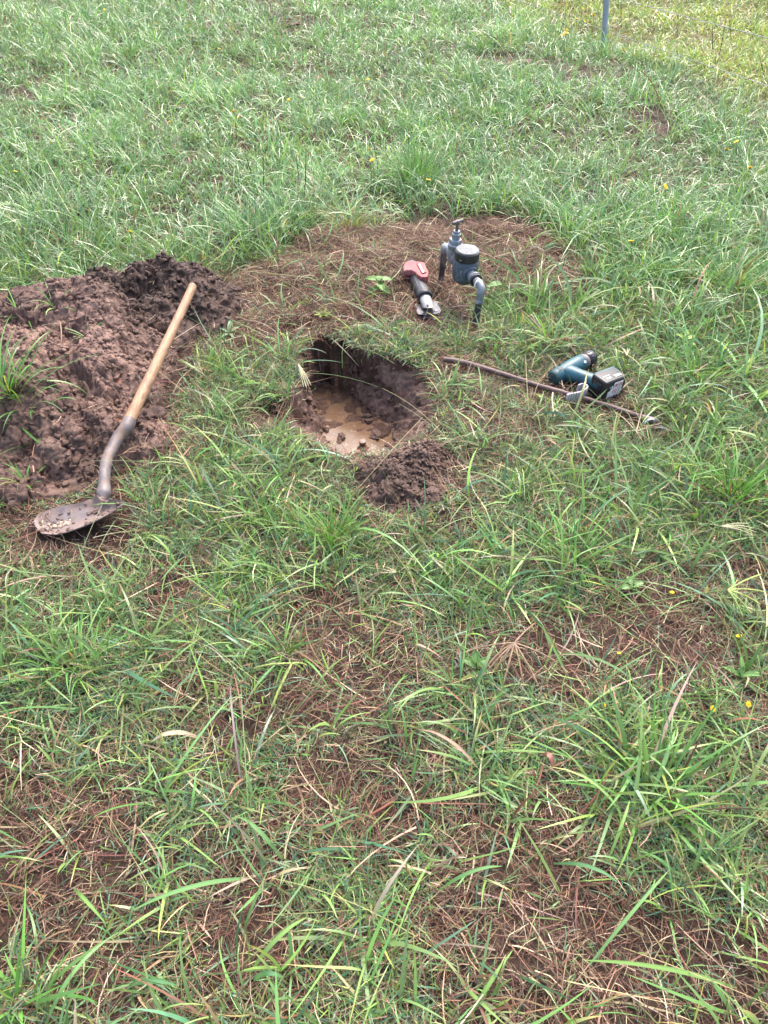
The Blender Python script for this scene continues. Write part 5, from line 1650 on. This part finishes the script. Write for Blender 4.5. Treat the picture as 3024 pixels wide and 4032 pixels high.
# broad leaved weeds
def weed(px, py, leaves, colr, label, h=.08, stem=True):
    b = at(px, py, 0)
    b[2] = float(heap_z(b[0], b[1]))
    root = empty('weed', b, label, 'weed')
    if stem:
        v, f = tube([b, b + np.array([.003, 0, h * .5]), b + np.array([0, 0, h])], [.002, .0016, .0012], 6)
        f = [q for q in f if len(q) == 4]
        mesh_np('stem', v, np.array(f), M['leaf'], root, colr=np.repeat([(0.11, 0.17, 0.05)], len(v), 0))
    sm = 0.7 if py > 2000 else 0.9
    for k, (az, el, ln, wd, hz) in enumerate(leaves):
        ln, wd = ln * sm, wd * sm
        fr = Frame(b + np.array([0, 0, h * hz]), (math.cos(R(az)) * math.cos(R(el)), math.sin(R(az)) * math.cos(R(el)), math.sin(R(el))), (0, 0, 1))
        n, m = 10, 7
        V, F = [], []
        for i in range(n):
            t = i / (n - 1)
            w = wd * (math.sin(math.pi * min(1, t * .93 + .07)) ** .8) * .5
            w *= 1 + .10 * math.sin(i * 2.9)
            for j in range(m):
                s = j / (m - 1) * 2 - 1
                V.append((ln * t, w * s, -ln * .35 * t * t + .18 * wd * abs(s) + .03 * wd * math.sin(i * 1.7 + abs(s) * 5)))
        for i in range(n - 1):
            for j in range(m - 1):
                a = i * m + j
                F.append((a, a + 1, a + m + 1, a + m))
        V = fr.v(V)
        c = np.repeat([colr], len(V), 0) * (1 + .12 * rng.normal(0, 1, (len(V), 1)))
        c[3::m] *= 1.35
        mesh_np('leaf', V, np.array(F), M['leaf'], root, colr=np.clip(c, .01, .6))
LG = (0.10, 0.21, 0.045)
weed(1492, 1180, [(20, 10, .070, .042, 1), (150, 15, .072, .045, .95), (-70, 5, .060, .038, .9), (200, 0, .06, .04, .55), (-20, 0, .062, .036, .55), (80, 20, .045, .03, 1)], LG, 'light green weed with toothed broad leaves beside the red tool', .075)
weed(1926, 1190, [(10, 25, .058, .045, 1), (110, 20, .03, .02, .9), (-120, 30, .028, .02, .8), (-60, 5, .035, .022, .5)], LG, 'small weed with one broad leaf against the near meter pipe', .06)
weed(1271, 1268, [(a, 35, .045, .013, .4) for a in (10, 60, 110, 160, 210, 260, 310, 340)], (0.20, 0.27, 0.05), 'ferny yellow green weed on the rim behind the hole', .03, False)
weed(905, 1325, [(20, 40, .055, .016, .5), (90, 45, .06, .016, .6), (160, 35, .05, .015, .5), (230, 20, .045, .015, .4), (300, 25, .05, .015, .4), (60, 60, .045, .013, .9)], (0.20, 0.30, 0.16), 'pale grey green weed beside the upper end of the shovel handle', .03, False)
weed(2688, 1378, [(20, 30, .05, .022, .8), (140, 30, .05, .022, .8), (260, 20, .045, .02, .5), (320, 25, .05, .02, .6), (80, 45, .04, .018, 1)], (0.22, 0.34, 0.05), 'bright yellow green weed in the grass right of the drill', .06)
weed(1868, 2660, [(30, 25, .05, .03, .6), (150, 25, .052, .03, .6), (270, 15, .045, .026, .4), (90, 45, .045, .026, .9)], (0.09, 0.20, 0.045), 'dark leafy weed below the star shaped seed head', .04)
weed(2080, 3000, [(60, 30, .04, .034, .6), (180, 20, .035, .03, .5), (300, 20, .04, .03, .4)], (0.11, 0.24, 0.06), 'small round leaved weed beside the reddish dead leaf', .03)
weed(2905, 2690, [(10, 30, .07, .020, .6), (80, 40, .075, .018, .7), (150, 30, .07, .020, .6), (220, 15, .06, .018, .4), (300, 20, .07, .018, .5), (340, 40, .06, .016, .9)], (0.10, 0.21, 0.05), 'green rosette weed with narrow leaves beside the low pair of flowers', .03, False)
weed(2480, 2340, [(20, 25, .05, .026, .5), (200, 25, .05, .026, .5), (110, 30, .045, .024, .6)], (0.17, 0.27, 0.10), 'pale leafy weed in the stems right of the leaning grass tuft', .04)

# loose clods and crumbs outside the heaps
def loose():
    rs = np.random.default_rng(44)
    V, F = clod((0, 0, 0), 1.0, 4, 77, .8, .5)
    bases = []
    for k in range(4):
        v, f = clod((0, 0, 0), 1.0, 4, 200 + k, .8, .55)
        o = mesh_np('soil_clod', v, f, M['clod'])
        bases.append(o.data)
        bpy.data.objects.remove(o)
    def put(px, py, r, label, grp=None):
        p = at(px, py, 0)
        o = bpy.data.objects.new('soil_clod', bases[rs.integers(0, 4)])
        col.objects.link(o)
        z = float(gz(p[0], p[1]))
        o.location = (p[0], p[1], z + r * .45)
        o.scale = (r, r * rs.uniform(.8, 1.1), r)
        o.rotation_euler = (rs.uniform(-.3, .3), rs.uniform(-.3, .3), rs.uniform(0, 6.3))
        tag(o, label, 'clod', grp)
    put(75, 1985, .030, 'loose brown clod behind the tip of the shovel blade')
    put(625, 1655, .034, 'rounded brown clod right of the shovel socket')
    put(640, 1770, .030, 'brown clod lying in grass to the right of the shovel neck')
    put(1185, 1480, .026, 'dark clod on the left rim of the hole')
    put(600, 1745, .024, 'small brown clod close against the right side of the shovel neck')
    for k in range(26):
        a = rs.uniform(0, 1)
        px, py = 680 + rs.normal(0, 40), 1560 + rs.uniform(-200, 260)
        put(px, py, rs.uniform(.006, .013), 'small crumb of soil in the grass right of the large soil heap', 'crumbs right of the large heap')
    for k in range(24):
        a = rs.uniform(0, 6.28)
        px, py = 1590 + 235 * math.cos(a) * rs.uniform(.9, 1.15), 1905 + 160 * math.sin(a) * rs.uniform(.9, 1.15)
        put(px, py, rs.uniform(.004, .009), 'tiny crumb of soil scattered around the small soil heap', 'crumbs round the small heap')
    for px, py, r in ((1262, 1650, .012), (1445, 1640, .016), (1345, 1722, .012), (1480, 1715, .017), (1250, 1580, .016), (1400, 1792, .014), (1455, 1660, .013)):
        p = at(px, py, -HOLE_D)
        o = bpy.data.objects.new('soil_clod', bases[rs.integers(0, 4)])
        col.objects.link(o)
        o.location = (p[0], p[1], -HOLE_D + .004)
        o.scale = (r, r, r * .7)
        o.rotation_euler = (0, 0, rs.uniform(0, 6.3))
        tag(o, 'wet lump of mud sticking out of the puddle in the hole', 'clod', 'mud lumps in the puddle')
    for px, py, r, l in ((690, 432, .05, 'dark mole mound of bare earth far off in the left of the paddock'), (2030, 262, .07, 'brown bare earth hump far off below the fence post'), (1150, 112, .032, 'small brown earth hump near the top of the picture')):
        p = at(px, py, 0)
        o = bpy.data.objects.new('earth_mound', bases[rs.integers(0, 4)])
        col.objects.link(o)
        o.location = (p[0], p[1], float(gz(p[0], p[1])) + .01)
        o.scale = (r * 1.6, r, r * .45)
        tag(o, l, 'earth mound')
loose()
